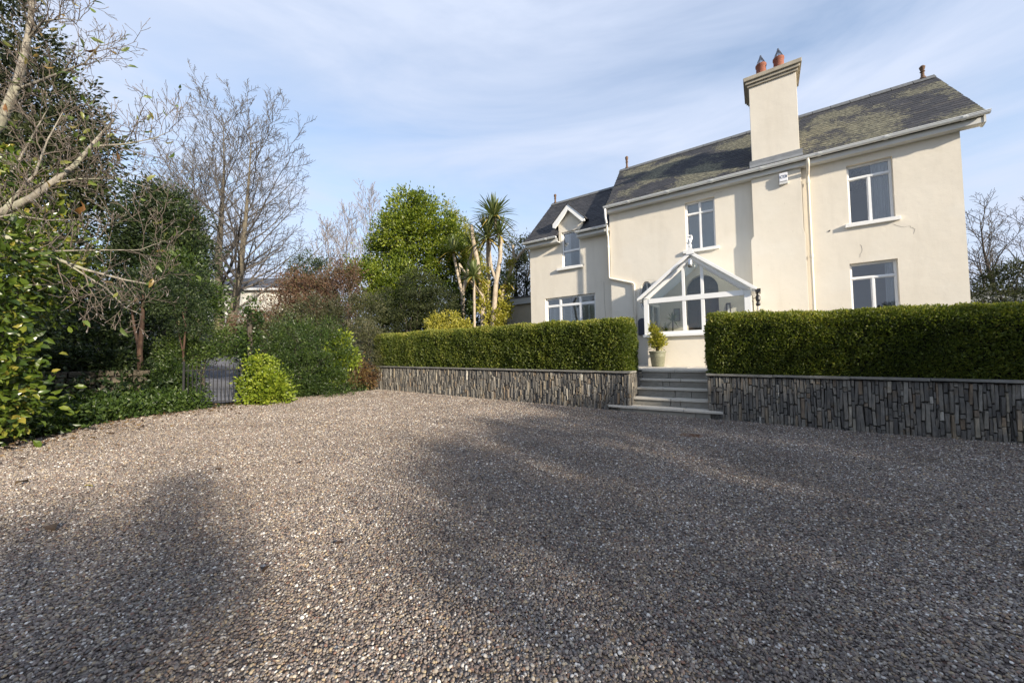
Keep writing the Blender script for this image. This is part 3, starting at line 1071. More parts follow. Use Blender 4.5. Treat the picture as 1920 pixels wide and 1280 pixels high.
# dark rounded letter box on the wall below it
mb = MB()
mb.extr([(-3.29, 1.80), (-3.02, 1.80), (-3.02, 2.22)] + [(-3.155 + 0.135 * math.cos(q_), 2.22 + 0.11 * math.sin(q_)) for q_ in np.linspace(0.2, math.pi - 0.2, 8)] + [(-3.29, 2.22)], 'y', -0.12, -0.002)
mb.build('post_box', 'navy_metal', house, bevel=0.01)

# dormer -------------------------------------------------------------------
mb = MB()
mb.extr([(-6.22, 5.46), (-6.10, 5.46), (-6.10, 5.77), (-5.375, 5.77), (-5.375, 5.46), (-5.26, 5.46), (-5.26, 6.06), (-5.74, 6.55), (-6.22, 6.06)], 'y', 0.298, 0.58)
mb.box(-6.218, -6.17, 0.585, 1.0, 5.5, 6.04)
mb.box(-5.31, -5.262, 0.585, 1.0, 5.5, 6.04)
dorm = mb.build('dormer', 'cream_render', house)
for s in (-1, 1):
    mb = MB()
    c0 = -5.745
    mb.extr([(c0, 6.72), (c0 + s * 0.635, 6.095), (c0 + s * 0.635, 5.96), (c0 + s * 0.55, 5.93), (c0, 6.50)], 'y', 0.12, 0.20)
    mb.build('bargeboard', 'white_paint', dorm, bevel=0.006)
    mb = MB()
    mb.extr([(c0, 6.76), (c0 + s * 0.68, 6.09), (c0 + s * 0.68, 6.045), (c0, 6.715)], 'y', 0.10, 1.35)
    mb.build('dormer_roof', 'wing_slate', dorm)
    mb = MB()
    mb.extr([(c0, 6.69), (c0 + s * 0.60, 6.10), (c0 + s * 0.52, 6.04), (c0, 6.56)], 'y', 0.205, 0.297)
    mb.build('soffit', 'white_paint', dorm)

# roofs --------------------------------------------------------------------
EV, EZ, RV, RZ = -0.24, 6.085, 2.40, 8.48
PITCHR = math.atan2(RZ - EZ, RV - EV)
SL = math.hypot(RV - EV, RZ - EZ)
cs, sn = math.cos(PITCHR), math.sin(PITCHR)


def lim(s):
    f = s / SL
    return (-4.20 - 0.30 * f, 3.97 + 0.04 * f)


mb = MB()
lo, hi = lim(0), lim(SL)
up = 0.05
mb.add([(lo[0] + .03, EV, EZ - .03), (lo[1] - .03, EV, EZ - .03), (hi[1] - .03, RV, RZ - .03), (hi[0] + .03, RV, RZ - .03),
        (lo[0] + .03, EV + up * sn, EZ - .03 - up * cs), (lo[1] - .03, EV + up * sn, EZ - .03 - up * cs), (hi[1] - .03, RV, RZ - .11), (hi[0] + .03, RV, RZ - .11)],
       [(0, 1, 2, 3), (7, 6, 5, 4), (0, 4, 5, 1), (1, 5, 6, 2), (3, 2, 6, 7), (0, 3, 7, 4)])
mb.add([(hi[0] + .03, RV + .002, RZ - .03), (hi[1] - .03, RV + .002, RZ - .03), (lo[1] - .03, 2 * RV - EV, EZ - .03), (lo[0] + .03, 2 * RV - EV, EZ - .03),
        (hi[0] + .03, RV + .002, RZ - .10), (hi[1] - .03, RV + .002, RZ - .10), (lo[1] - .03, 2 * RV - EV, EZ - .10), (lo[0] + .03, 2 * RV - EV, EZ - .10)],
       [(0, 1, 2, 3), (7, 6, 5, 4), (0, 4, 5, 1), (1, 5, 6, 2), (2, 6, 7, 3), (3, 7, 4, 0)])
roof = mb.build('main_roof', 'roof_slate', house)

# slate shapes, shared between the slates
SW, SE_, SH = 0.215, 0.145, 0.28
shapes = []
for k in range(5):
    r_ = random.Random(40 + k)
    j = lambda a: r_.uniform(-a, a)
    t0 = 0.006
    vs = [(-SW / 2 + .0007, 0 + j(.008), 0), (SW / 2 - .0007, 0 + j(.008), 0), (SW / 2 - .0007, SH, -.006), (-SW / 2 + .0007, SH, -.006)]
    vs = vs + [(x, y, z + t0 + j(.002)) for x, y, z in vs]
    if k == 3:
        vs[0] = (vs[0][0], .02, 0)
        vs[4] = (vs[4][0], .02, t0)
    me = bpy.data.meshes.new('slate')
    me.from_pydata(vs, [], [(3, 2, 1, 0), (4, 5, 6, 7), (0, 1, 5, 4), (1, 2, 6, 5), (2, 3, 7, 6), (3, 0, 4, 7)])
    shapes.append(me)


def slate_matrix(u_, s_, ev, ez, c_, n_, rot, lift):
    # local slate: x along the eave, y up the slope, z out of the roof
    M = Matrix(((1, 0, 0, u_), (0, c_, -n_, ev + s_ * c_), (0, n_, c_, ez + s_ * n_), (0, 0, 0, 1)))
    return M @ Matrix.Translation((0, 0, lift)) @ Matrix.Rotation(rot, 4, 'Z') @ Matrix.Rotation(-0.016, 4, 'X')


def lay_slates(ev, ez, c_, n_, slen, limf, skip):
    out = []
    r_ = random.Random(3)
    row = 0
    s_ = -0.03
    while s_ < slen - 0.10:
        a_, b_ = limf(max(0, s_))
        x = a_ + (0 if row % 2 else SW / 2)
        while x < b_ + SW * 0.4:
            if not skip(x, s_):
                uu = min(max(x, a_ + SW * .45), b_ - SW * .45)
                out.append((uu, s_, slate_matrix(uu, s_ + r_.uniform(-.007, .007), ev, ez, c_, n_, r_.gauss(0, 0.012), 0.010 + abs(r_.gauss(0, .0012))), r_.randrange(5), r_.random()))
            x += SW
        s_ += SE_
        row += 1
    return out


def join_slates(lst, mat, parent, name='slates'):
    V, F, T = [], [], []
    for (_, _, M, k, tt) in lst:
        b = len(V)
        V += [tuple(M @ v.co) for v in shapes[k].vertices]
        F += [[i + b for i in p.vertices] for p in shapes[k].polygons]
        T += [tt] * 8
    return link(name, np_mesh(name, V, F, T), mat, parent, kind='stuff')


def in_stack(x, s_):
    v_ = EV + (s_ + .1) * cs
    return -0.03 < x < 0.86 and 0.08 < v_ < 0.80


sl = lay_slates(EV, EZ, cs, sn, SL, lim, in_stack)
sl.sort(key=lambda e: (e[0] - 0.0) ** 2 + (12 + e[1] * cs) ** 2 + 0.0 * e[1] - 9.0 * e[0])
for me in shapes:
    me.materials.append(MATS['roof_slate'])
for (_, _, M, k, tt) in sl[:300]:
    o = bpy.data.objects.new('slate', shapes[k])
    COL.objects.link(o)
    o.parent = roof
    o.matrix_local = M
join_slates(sl[300:], 'roof_slate', roof)

# wing roof
WEV, WEZ, WRV, WRZ = -0.05, 5.56, 2.42, 7.90
wp = math.atan2(WRZ - WEZ, WRV - WEV)
wc, wsn = math.cos(wp), math.sin(wp)
WSL = math.hypot(WRV - WEV, WRZ - WEZ)


def wlim(s):
    return (-7.56 - 0.02 * s / WSL, -4.26 - 0.22 * s / WSL)


mb = MB()
for v0_, v1_, z0_, z1_, a_, b_ in ((WEV + .42, WRV, WEZ + .37, WRZ - .03, -7.55, -4.16), (WRV + .002, 2 * WRV - WEV, WRZ - .03, WEZ - .03, -7.55, -4.16)):
    mb.add([(a_, v0_, z0_), (b_, v0_, z0_), (b_, v1_, z1_), (a_, v1_, z1_), (a_, v0_, z0_ - .06), (b_, v0_, z0_ - .06), (b_, v1_, z1_ - .06), (a_, v1_, z1_ - .06)],
           [(0, 1, 2, 3), (7, 6, 5, 4), (0, 4, 5, 1), (1, 5, 6, 2), (2, 6, 7, 3), (3, 7, 4, 0)])
for a_, b_ in ((-7.55, -6.20), (-5.28, -4.165)):
    mb.add([(a_, WEV, WEZ - .03), (b_, WEV, WEZ - .03), (b_, WEV + .418, WEZ + .367), (a_, WEV + .418, WEZ + .367), (a_, WEV + .03, WEZ - .08), (b_, WEV + .03, WEZ - .08), (b_, WEV + .418, WEZ + .31), (a_, WEV + .418, WEZ + .31)],
           [(0, 1, 2, 3), (7, 6, 5, 4), (0, 4, 5, 1), (1, 5, 6, 2), (2, 6, 7, 3), (3, 7, 4, 0)])
wroof = mb.build('wing_roof', 'wing_slate', house)


def in_dormer(x, s_):
    v_, z_ = WEV + s_ * wc, WEZ + s_ * wsn
    z_ += 0.10
    ztop = 6.74 - abs(x + 5.745) * 0.985
    return (abs(x + 5.745) < 0.40 and v_ < 0.42) or (abs(x + 5.745) < 0.55 and z_ < ztop - 0.02)


join_slates(lay_slates(WEV, WEZ, wc, wsn, WSL, wlim, in_dormer), 'wing_slate', wroof)

# ridge tiles, finials
def ridge(parent, ua, ub, v, z, finials):
    n = max(2, int((ub - ua) / 0.42))
    for i in range(n):
        a_, b_ = ua + (ub - ua) * i / n + .006, ua + (ub - ua) * (i + 1) / n - .006
        mb = MB()
        mb.extr([(v - .16, z - .105), (v - .15, z - .075), (v - .02, z + .05), (v + .02, z + .05), (v + .15, z - .075), (v + .16, z - .105), (v, z + .015)], 'x', a_, b_)
        mb.build('ridge_tile', 'felt_roof', parent)
    for fu, h, mt in finials:
        prof = [(a_ * .78, b_) for a_, b_ in [(.10, z + .02), (.075, z + .07), (.05, z + .10), (.045, z + .10 + h * .35), (.07, z + .10 + h * .42), (.045, z + .10 + h * .5), (.07, z + .10 + h * .72), (.08, z + .10 + h * .85), (.045, z + .10 + h * .97), (.01, z + .10 + h)]]
        MB().lathe(prof, fu, v, 12).build('finial', mt, parent, smooth=True)


ridge(roof, -4.50, 4.01, RV, RZ, [(-4.22, 0.42, 'terracotta_lichen'), (3.80, 0.30, 'terracotta_lichen')])
ridge(wroof, -7.58, -4.42, WRV, WRZ, [(-7.42, 0.34, 'terracotta_lichen')])

# chimney ------------------------------------------------------------------
mb = MB()
mb.box(-0.105, 0.935, 0.0, 0.88, 5.97, 8.504)
ch = mb.build('chimney', 'cream_render', house, bevel=0.008)
mb = MB()
mb.box(-0.145, 0.975, -0.04, 0.92, 8.505, 8.575)
mb.box(-0.185, 1.015, -0.08, 0.96, 8.577, 8.655)
mb.box(-0.225, 1.055, -0.12, 1.00, 8.657, 8.765)
mb.build('chimney_cap', 'cap_render', ch, bevel=0.012)
for pu in (0.20, 0.60):
    pt = MB().lathe([(.135, 8.766), (.13, 8.87), (.120, 9.02), (.116, 9.17), (.132, 9.20), (.132, 9.25), (.11, 9.27)], pu, 0.35, 20).build('chimney_pot', 'terracotta', ch, smooth=True)
    mb = MB()
    for k in range(12):
        q_ = k * 6.283 / 12
        mb.tube([(pu + .122 * math.cos(q_), 0.35 + .122 * math.sin(q_), 9.24), (pu + .015 * math.cos(q_), 0.35 + .015 * math.sin(q_), 9.50)], 0.008, 4)
    for r__, zz in ((.122, 9.25), (.075, 9.36)):
        mb.tube([(pu + r__ * math.cos(k * .4488), 0.35 + r__ * math.sin(k * .4488), zz) for k in range(15)], 0.007, 4)
    mb.lathe([(.03, 9.48), (.02, 9.53)], pu, 0.35, 8)
    mb.build('bird_guard', 'wire_steel', ch)
MB().extr([(-0.12, 6.195), (-0.013, 6.29), (-0.003, 6.44), (-0.014, 6.44), (-0.022, 6.32), (-0.12, 6.23)], 'x', -0.16, 0.99).build('flashing', 'lead_flashing', ch)

# gutters, fascias, pipes ---------------------------------------------------
def gutter(u0, u1, v, z, r=0.06):
    prof = [(v + r * math.cos(q_), z + r * math.sin(q_)) for q_ in np.linspace(math.pi, 2 * math.pi, 9)]
    prof += [(v + (r - .006) * math.cos(q_), z + (r - .006) * math.sin(q_)) for q_ in np.linspace(2 * math.pi, math.pi, 9)]
    mb = MB()
    mb.extr(prof, 'x', u0, u1)
    mb.tube([(u0, v - r, z + .004), (u1, v - r, z + .004)], .010, 6)
    for e in (u0, u1 - .004):
        mb.extr([(v + r * math.cos(q_), z + r * math.sin(q_)) for q_ in np.linspace(math.pi, 2 * math.pi, 9)], 'x', e, e + .004)
    n = int((u1 - u0) / 1.05)
    for i in range(1, n + 1):
        c_ = u0 + (u1 - u0) * (i - .3) / n
        pr = [(v + (r + .012) * math.cos(q_), z + .002 + (r + .012) * math.sin(q_)) for q_ in np.linspace(math.pi, 2 * math.pi, 9)]
        mb.extr(pr, 'x', c_ - .03, c_ + .03)
    return mb.build('gutter', 'gutter_white', house)


gutter(-4.24, 3.99, -0.305, 6.073)
mb = MB()
mb.box(-4.20, 3.93, -0.205, -0.18, 5.905, 6.045)
mb.box(-4.20, 3.93, -0.179, -0.003, 5.905, 5.93)
mb.extr([(-0.179, 5.933), (-0.02, 5.933), (-0.02, 6.20), (-0.179, 6.06)], 'x', 3.90, 3.93)
mb.build('fascia', 'fascia_grey', house, bevel=0.006)
mb = MB()
mb.extr([(-0.215, 5.90), (-0.06, 5.86), (0.25, 6.16), (2.4, 8.10), (2.4, 8.42), (-0.215, 6.04)], 'x', 3.932, 3.965)
mb.build('bargeboard', 'fascia_grey', house)
gutter(-7.55, -6.13, -0.10, 5.535, 0.055)
gutter(-5.37, -4.20, -0.10, 5.535, 0.055)
mb = MB()
mb.box(-7.52, -6.13, -0.005, 0.02, 5.37, 5.50)
mb.box(-7.52, -6.13, 0.021, 0.297, 5.37, 5.40)
mb.box(-5.37, -4.17, -0.005, 0.02, 5.37, 5.50)
mb.box(-5.37, -4.17, 0.021, 0.297, 5.37, 5.40)
mb.build('fascia', 'fascia_grey', house, bevel=0.006)


def pipe(pts, mat='cream_paint', r=0.036, collars=()):
    mb = MB().tube(pts, r, 10)
    for c_ in collars:
        mb.tube([(c_[0], c_[1], c_[2] - .04), (c_[0], c_[1], c_[2] + .04)], r + .010, 10)
    return mb.build('downpipe', mat, house, smooth=True)


pipe([(-4.19, -0.30, 6.02), (-4.19, -0.30, 5.74), (-4.19, -0.20, 5.56)], 'white_paint', 0.036)
pipe([(-4.22, -0.08, 5.49), (-4.22, -0.08, 5.30), (-4.20, -0.055, 5.12), (-4.20, -0.055, 3.77), (-4.16, -0.055, 3.73), (-3.43, -0.055, 3.49), (-3.39, -0.055, 3.44), (-3.39, -0.055, 0.88)], 'cream_paint', 0.036, [(-4.20, -.055, 4.8), (-3.39, -.055, 2.4), (-3.39, -.055, 1.3)])
pipe([(1.06, -0.30, 6.02), (1.06, -0.29, 5.86), (1.06, -0.12, 5.70), (1.06, -0.07, 5.62), (1.06, -0.07, 0.88)], 'cream_paint', 0.037, [(1.06, -.07, 5.5), (1.06, -.07, 3.6), (1.06, -.07, 2.2)])

# alarm box with its lettering
mb = MB()
mb.extr([(0.47, 5.62), (0.65, 5.62), (0.65, 5.84), (0.47, 5.84)], 'y', -0.215, -0.126)
al = mb.build('alarm_box', 'alarm_white', house, bevel=0.012)
MB().box(0.468, 0.652, -0.20, -0.128, 5.555, 5.618).build('alarm_base', 'fascia_grey', al, bevel=0.006)
fc = bpy.data.curves.new('alarm_text', 'FONT')
fc.body = 'ACTION'
fc.size = 0.062
fc.align_x = 'CENTER'
fc.extrude = 0.001
tmp = bpy.data.objects.new('alarm_text', fc)
COL.objects.link(tmp)
bpy.context.view_layer.update()
tm = bpy.data.meshes.new_from_object(tmp.evaluated_get(bpy.context.evaluated_depsgraph_get()))
bpy.data.objects.remove(tmp)
lt = link('lettering', tm, 'alarm_ink', al)
lt.matrix_local = Matrix(((0.72, 0, 0, 0.56), (0, 0, -1, -0.2165), (0, 1.9, 0, 5.695), (0, 0, 0, 1)))

# cracks and small fittings on the render
MB().tube([(0.0 + 1.42, -0.004, 4.17), (1.45, -0.004, 4.20)], 0.012, 6).build('vent_plug', 'black_plastic', house)

def crack(pts, v=-0.001):
    r_ = random.Random(int(pts[0][0] * 1000))
    P = []
    for (a, b), (c_, d_) in zip(pts[:-1], pts[1:]):
        for k in range(5):
            f = k / 5
            P.append((a + (c_ - a) * f + r_.gauss(0, .008), v, b + (d_ - b) * f + r_.gauss(0, .008)))
    MB().tube(P, .0022, 4).build('crack', 'crack_line', house)


crack([(2.55, 4.12), (2.70, 4.02), (2.82, 4.00), (2.90, 3.92), (2.86, 3.80)])
crack([(-1.08, 5.76), (-0.95, 5.80), (-0.80, 5.79)])
crack([(1.95, 3.42), (2.02, 3.60), (1.98, 3.76)])
MB().tube([(-4.52, 0.298, 3.72), (-4.52, 0.298, 3.1), (-4.50, 0.298, 2.6), (-4.47, 0.298, 2.3)], .004, 4).build('cable', 'crack_line', house)

# porch --------------------------------------------------------------------
PV = -1.50
mb = MB()
mb.box(-2.66, -0.30, PV, PV + 0.18, 0.80, 1.655)
mb.box(-2.66, -2.50, PV + 0.181, -0.004, 0.80, 1.655)
mb.box(-0.46, -0.30, PV + 0.181, -0.127, 0.80, 1.655)
porch = mb.build('porch', 'cream_render', house)
porch['label'] = 'white framed glazed entrance porch with a steep gable'
MB().box(-2.76, -0.20, PV - 0.09, PV + 0.12, 1.66, 1.735).box(-2.76, -2.55, PV + 0.121, -0.004, 1.66, 1.735).box(-0.41, -0.20, PV + 0.121, -0.128, 1.66, 1.735).build('porch_sill', 'white_paint', porch, bevel=0.008)
mb = MB()
f0, f1 = PV - 0.02, PV + 0.07
mb.box(-2.73, -2.605, f0, PV + 0.10, 1.737, 2.72)
mb.box(-0.365, -0.225, f0, PV + 0.10, 1.737, 2.72)
mb.box(-2.603, -0.367, f0 + .004, f1, 1.737, 1.80)
mb.box(-2.603, -0.367, f0 - .006, f1 + .006, 2.585, 2.715)
for m in (-1.705, -1.265):
    mb.box(m - .042, m + .042, f0 + .002, f1 - .002, 1.801, 2.584)
    zt = 3.83 - abs(m + 1.495) * 0.80 - 0.12
    mb.box(m - .036, m + .036, f0 + .004, f1 - .004, 2.716, zt)
# side frames and gable rafters
for su in (-2.73, -0.315):
    mb.box(su, su + 0.09, -0.09, -0.006, 1.737, 2.70)
    mb.box(su, su + 0.09, PV + 0.101, -0.091, 2.60, 2.70)
    mb.box(su + .002, su + 0.088, PV + 0.101, -0.091, 1.737, 1.80)
    mb.box(su + .01, su + 0.08, -0.80, -0.73, 1.801, 2.599)
for s in (-1, 1):
    c0 = -1.495
    mb.extr([(c0, 3.76), (c0 + s * 1.27, 2.74), (c0 + s * 1.27 - s * .18, 2.718), (c0, 3.60)], 'y', f0, f1)
mb.build('porch_frame', 'white_paint', porch, bevel=0.005)
for s in (-1, 1):
    c0 = -1.495
    a_, b_ = (c0, 3.845), (c0 + s * 1.385, 2.735)
    mb = MB()
    mb.extr([a_, b_, (b_[0], b_[1] - .06), (c0 + s * 1.30, 2.712), (c0, 3.745)], 'y', PV - 0.14, PV - 0.06)
    mb.extr([(c0, 3.70), (c0 + s * 1.22, 2.725), (c0 + s * 1.14, 2.725), (c0, 3.635)], 'y', PV - 0.059, PV - 0.021)
    mb.build('bargeboard', 'white_paint', porch, bevel=0.006)
    # roof slope
    MB().extr([(c0, 3.845), (c0 + s * 1.385, 2.735), (c0 + s * 1.35, 2.70), (c0, 3.785)], 'y', PV - 0.055, -0.004).build('porch_roof', 'translucent_sheet', porch)
    MB().extr([(c0 + s * 1.37, 2.72), (c0 + s * 1.385, 2.66), (c0 + s * 1.28, 2.66), (c0 + s * 1.28, 2.72)], 'y', PV - 0.003, -0.05).build('porch_fascia', 'white_paint', porch)
MB().tube([(-1.495, PV - .15, 3.855), (-1.495, -0.004, 3.855)], 0.035, 8).build('ridge_cap', 'white_paint', porch)
# panes of the front
gv = PV + 0.02
for a_, b_ in ((-2.605, -1.747), (-1.663, -1.307), (-1.223, -0.365)):
    MB().box(a_, b_, gv, gv + .006, 1.80, 2.586).build('pane', 'porch_glass', porch)


def gz_line(uu):
    return 3.68 - abs(uu + 1.495) * 0.795


MB().extr([(-2.69, 2.716), (-1.741, 2.716), (-1.741, gz_line(-1.741))], 'y', gv, gv + .006).build('pane', 'porch_glass', porch)
MB().extr([(-1.669, 2.716), (-1.301, 2.716), (-1.301, gz_line(-1.301)), (-1.495, gz_line(-1.495)), (-1.669, gz_line(-1.669))], 'y', gv, gv + .006).build('pane', 'porch_glass', porch)
MB().extr([(-1.229, 2.716), (-0.30, 2.716), (-1.229, gz_line(-1.229))], 'y', gv, gv + .006).build('pane', 'porch_glass', porch)
for su in (-2.69, -0.275):
    MB().box(su, su + .006, PV + .10, -0.80, 1.80, 2.60).build('pane', 'porch_glass', porch)
    MB().box(su, su + .006, -0.73, -0.09, 1.80, 2.60).build('pane', 'porch_glass', porch)
MB().box(-2.49, -0.47, PV + .19, -0.005, 0.83, 0.872).build('porch_floor', 'floor_tile', porch)
# scrolled finial on the gable
mb = MB()
mb.extr([(-1.595, 3.75), (-1.395, 3.75), (-1.43, 3.84), (-1.465, 3.95), (-1.525, 3.95), (-1.56, 3.84)], 'y', PV - .16, PV - .09)
mb.lathe([(.04, 3.93), (.045, 3.97), (.03, 4.0), (.026, 4.04), (.045, 4.08), (.048, 4.12), (.03, 4.16), (.01, 4.18)], -1.495, PV - .125, 12)
mb.tube([(-1.47, PV - .125, 4.10), (-1.445, PV - .125, 4.16), (-1.46, PV - .125, 4.225), (-1.51, PV - .125, 4.235), (-1.545, PV - .125, 4.195)], [.022, .024, .026, .024, .016], 8)
mb.tube([(-1.50, PV - .125, 4.02), (-1.545, PV - .125, 4.04), (-1.57, PV - .125, 4.075)], [.022, .02, .012], 8)
mb.build('finial', 'white_paint', porch, smooth=True)
# lantern under the apex
mb = MB().lathe([(.05, 3.40), (.06, 3.42), (.058, 3.56), (.04, 3.60), (.02, 3.62)], -1.495, PV - .22, 14)
mb.tube([(-1.495, PV - .22, 3.60), (-1.495, PV - .14, 3.64)], .02, 8)
mb.build('lantern', 'chrome_lamp', porch, smooth=True)
# black gutter end and cream pipe at the right
mb = MB().box(-0.135, -0.03, PV - 0.10, PV + 0.3, 2.62, 2.70)
mb.lathe([(.035, 2.30), (.05, 2.34), (.03, 2.40), (.05, 2.45), (.05, 2.52), (.03, 2.56), (.03, 2.62)], -0.09, PV + .02, 10)
mb.build('hopper', 'black_plastic', porch)
MB().tube([(-0.09, PV + .02, 2.31), (-0.09, PV + .02, 0.87)], .032, 8).build('downpipe', 'cream_paint', porch, smooth=True)
# front door in the arch
mb = MB()
mb.box(-1.88, -1.04, 0.20, 0.25, 0.89, 3.05)
mb.extr([(-1.46 + 0.42 * math.cos(q_), 3.055 + 0.42 * math.sin(q_)) for q_ in np.linspace(0, math.pi, 18)], 'y', 0.20, 0.25)
mb.box(-1.83, -1.49, 0.17, 0.198, 1.0, 1.9).box(-1.43, -1.09, 0.17, 0.198, 1.0, 1.9).box(-1.83, -1.49, 0.17, 0.198, 2.02, 2.95).box(-1.43, -1.09, 0.17, 0.198, 2.02, 2.95)
mb.box(-1.485, -1.435, 0.15, 0.198, 0.89, 3.05)
d_ = mb.build('front_door', 'dark_wood', house, bevel=0.01)
MB().lathe([(.03, 0), (.04, .02), (.03, .05), (0.005, .06)], 0, 0, 12).build('handle', 'chrome_lamp', d_, smooth=True).matrix_local = Matrix(((1, 0, 0, -1.40), (0, 0, -1, 0.15), (0, 1, 0, 1.95), (0, 0, 0, 1)))


def hl(u_, v_, z_):
    return HO + HX * u_ + HN * v_ + Vector((0, 0, z_))


# things on the wall and floor inside the porch
pic = empty('picture', hl(-2.15, -0.03, 2.36), 'dark framed picture hung on the porch back wall behind the sword leaved plant', 'picture', rotz=HROT)
m_ = MB()
frame_ring(m_, -0.085, 0.085, -0.19, 0.19, -0.01, 0.022, 0.02)
m_.build('frame', 'dark_wood', pic)
MB().box(-0.065, 0.065, 0.0, 0.01, -0.17, 0.17).build('print', 'picture_print', pic)
wl = empty('wall_lamp', hl(-0.80, -0.05, 2.40), 'slim twin tube wall lamp on the porch back wall right of the arched door', 'lamp', rotz=HROT)
m_ = MB()
m_.tube([(-.045, 0, -.17), (-.045, 0, .17)], .017, 8).tube([(.045, 0, -.17), (.045, 0, .17)], .017, 8).box(-.06, .06, -.02, .02, .15, .19).box(-.06, .06, -.02, .02, -.19, -.15)
m_.build('tube_frame', 'dark_wood', wl)
MB().tube([(0, 0, -.14), (0, 0, .14)], .018, 8).build('glass_tube', 'white_paint', wl)

# ------------------------------------------------------------------ retaining walls of upright slate stones
stone_shapes = []
for k in range(14):
    r_ = random.Random(200 + k)
    j = lambda a: r_.uniform(-a, a)
    c_ = 0.10
    back = [(-.5, .5, -.5), (.5, .5, -.5), (.5, .5, .5), (-.5, .5, .5)]
    mid = [(-.5 + j(.05) + .02, -.30, -.5 + abs(j(.03))), (.5 - abs(j(.08)), -.30, -.5 + abs(j(.03))), (.5 - abs(j(.08)), -.30, .5 - abs(j(.05))), (-.5 + abs(j(.08)), -.30, .5 - abs(j(.05)))]
    fr = [(x * (1 - 2 * c_ * r_.uniform(.6, 1.5)), -.5 + j(.08), z * (1 - .07 * r_.uniform(.5, 1.6))) for x, y, z in mid]
    vs = back + mid + fr
    fs = [(8, 9, 10, 11)]
    for a_, b_ in ((0, 4), (4, 8)):
        fs += [(a_ + i, a_ + (i + 1) % 4, b_ + (i + 1) % 4, b_ + i) for i in range(4)]
    bm = bmesh.new()
    bv = [bm.verts.new(v) for v in vs]
    for f in fs:
        bm.faces.new([bv[i] for i in f])
    bmesh.ops.recalc_face_normals(bm, faces=bm.faces)
    bm.normal_update()
    front = [f for f in bm.faces if abs(f.normal.y) > 0.8][0]
    if front.normal.y > 0:
        bmesh.ops.reverse_faces(bm, faces=bm.faces)
    me = bpy.data.meshes.new('stone')
    bm.to_mesh(me)
    bm.free()
    me.materials.append(MATS['wall_stone'])
    stone_shapes.append(me)


def lay_stones(ua, ub, zb, zt, wmin, wmax, seed, hmul=1.0):
    """columns of upright stones; returns (u, z, width, height)"""
    r_ = random.Random(seed)
    out = []
    u = ua
    while u < ub - 0.01:
        wd = min(r_.uniform(wmin, wmax) * (1.7 if r_.random() < .12 else 1.0), ub - u)
        z0, z1 = zb(u) - 0.02, zt(u) - .002
        z = z0 - r_.uniform(0, .15)
        while z < z1 - 0.02:
            h = r_.choice((.07, .11, .15, .19, .24, .30, .38)) * r_.uniform(.8, 1.2) * hmul * (0.8 if wd > .1 else 1)
            if z + h > z1 - 0.05:
                h = z1 - z
            if z + h > z0 + .02:
                if wd > .085 and r_.random() < .45:
                    f = r_.uniform(.35, .65)
                    out += [(u + wd * f / 2, z + h / 2, wd * f, h), (u + wd * (1 + f) / 2, z + h / 2, wd * (1 - f), h)]
                else:
                    out.append((u + wd / 2, z + h / 2, wd, h))
            z += h
        u += wd
    return out


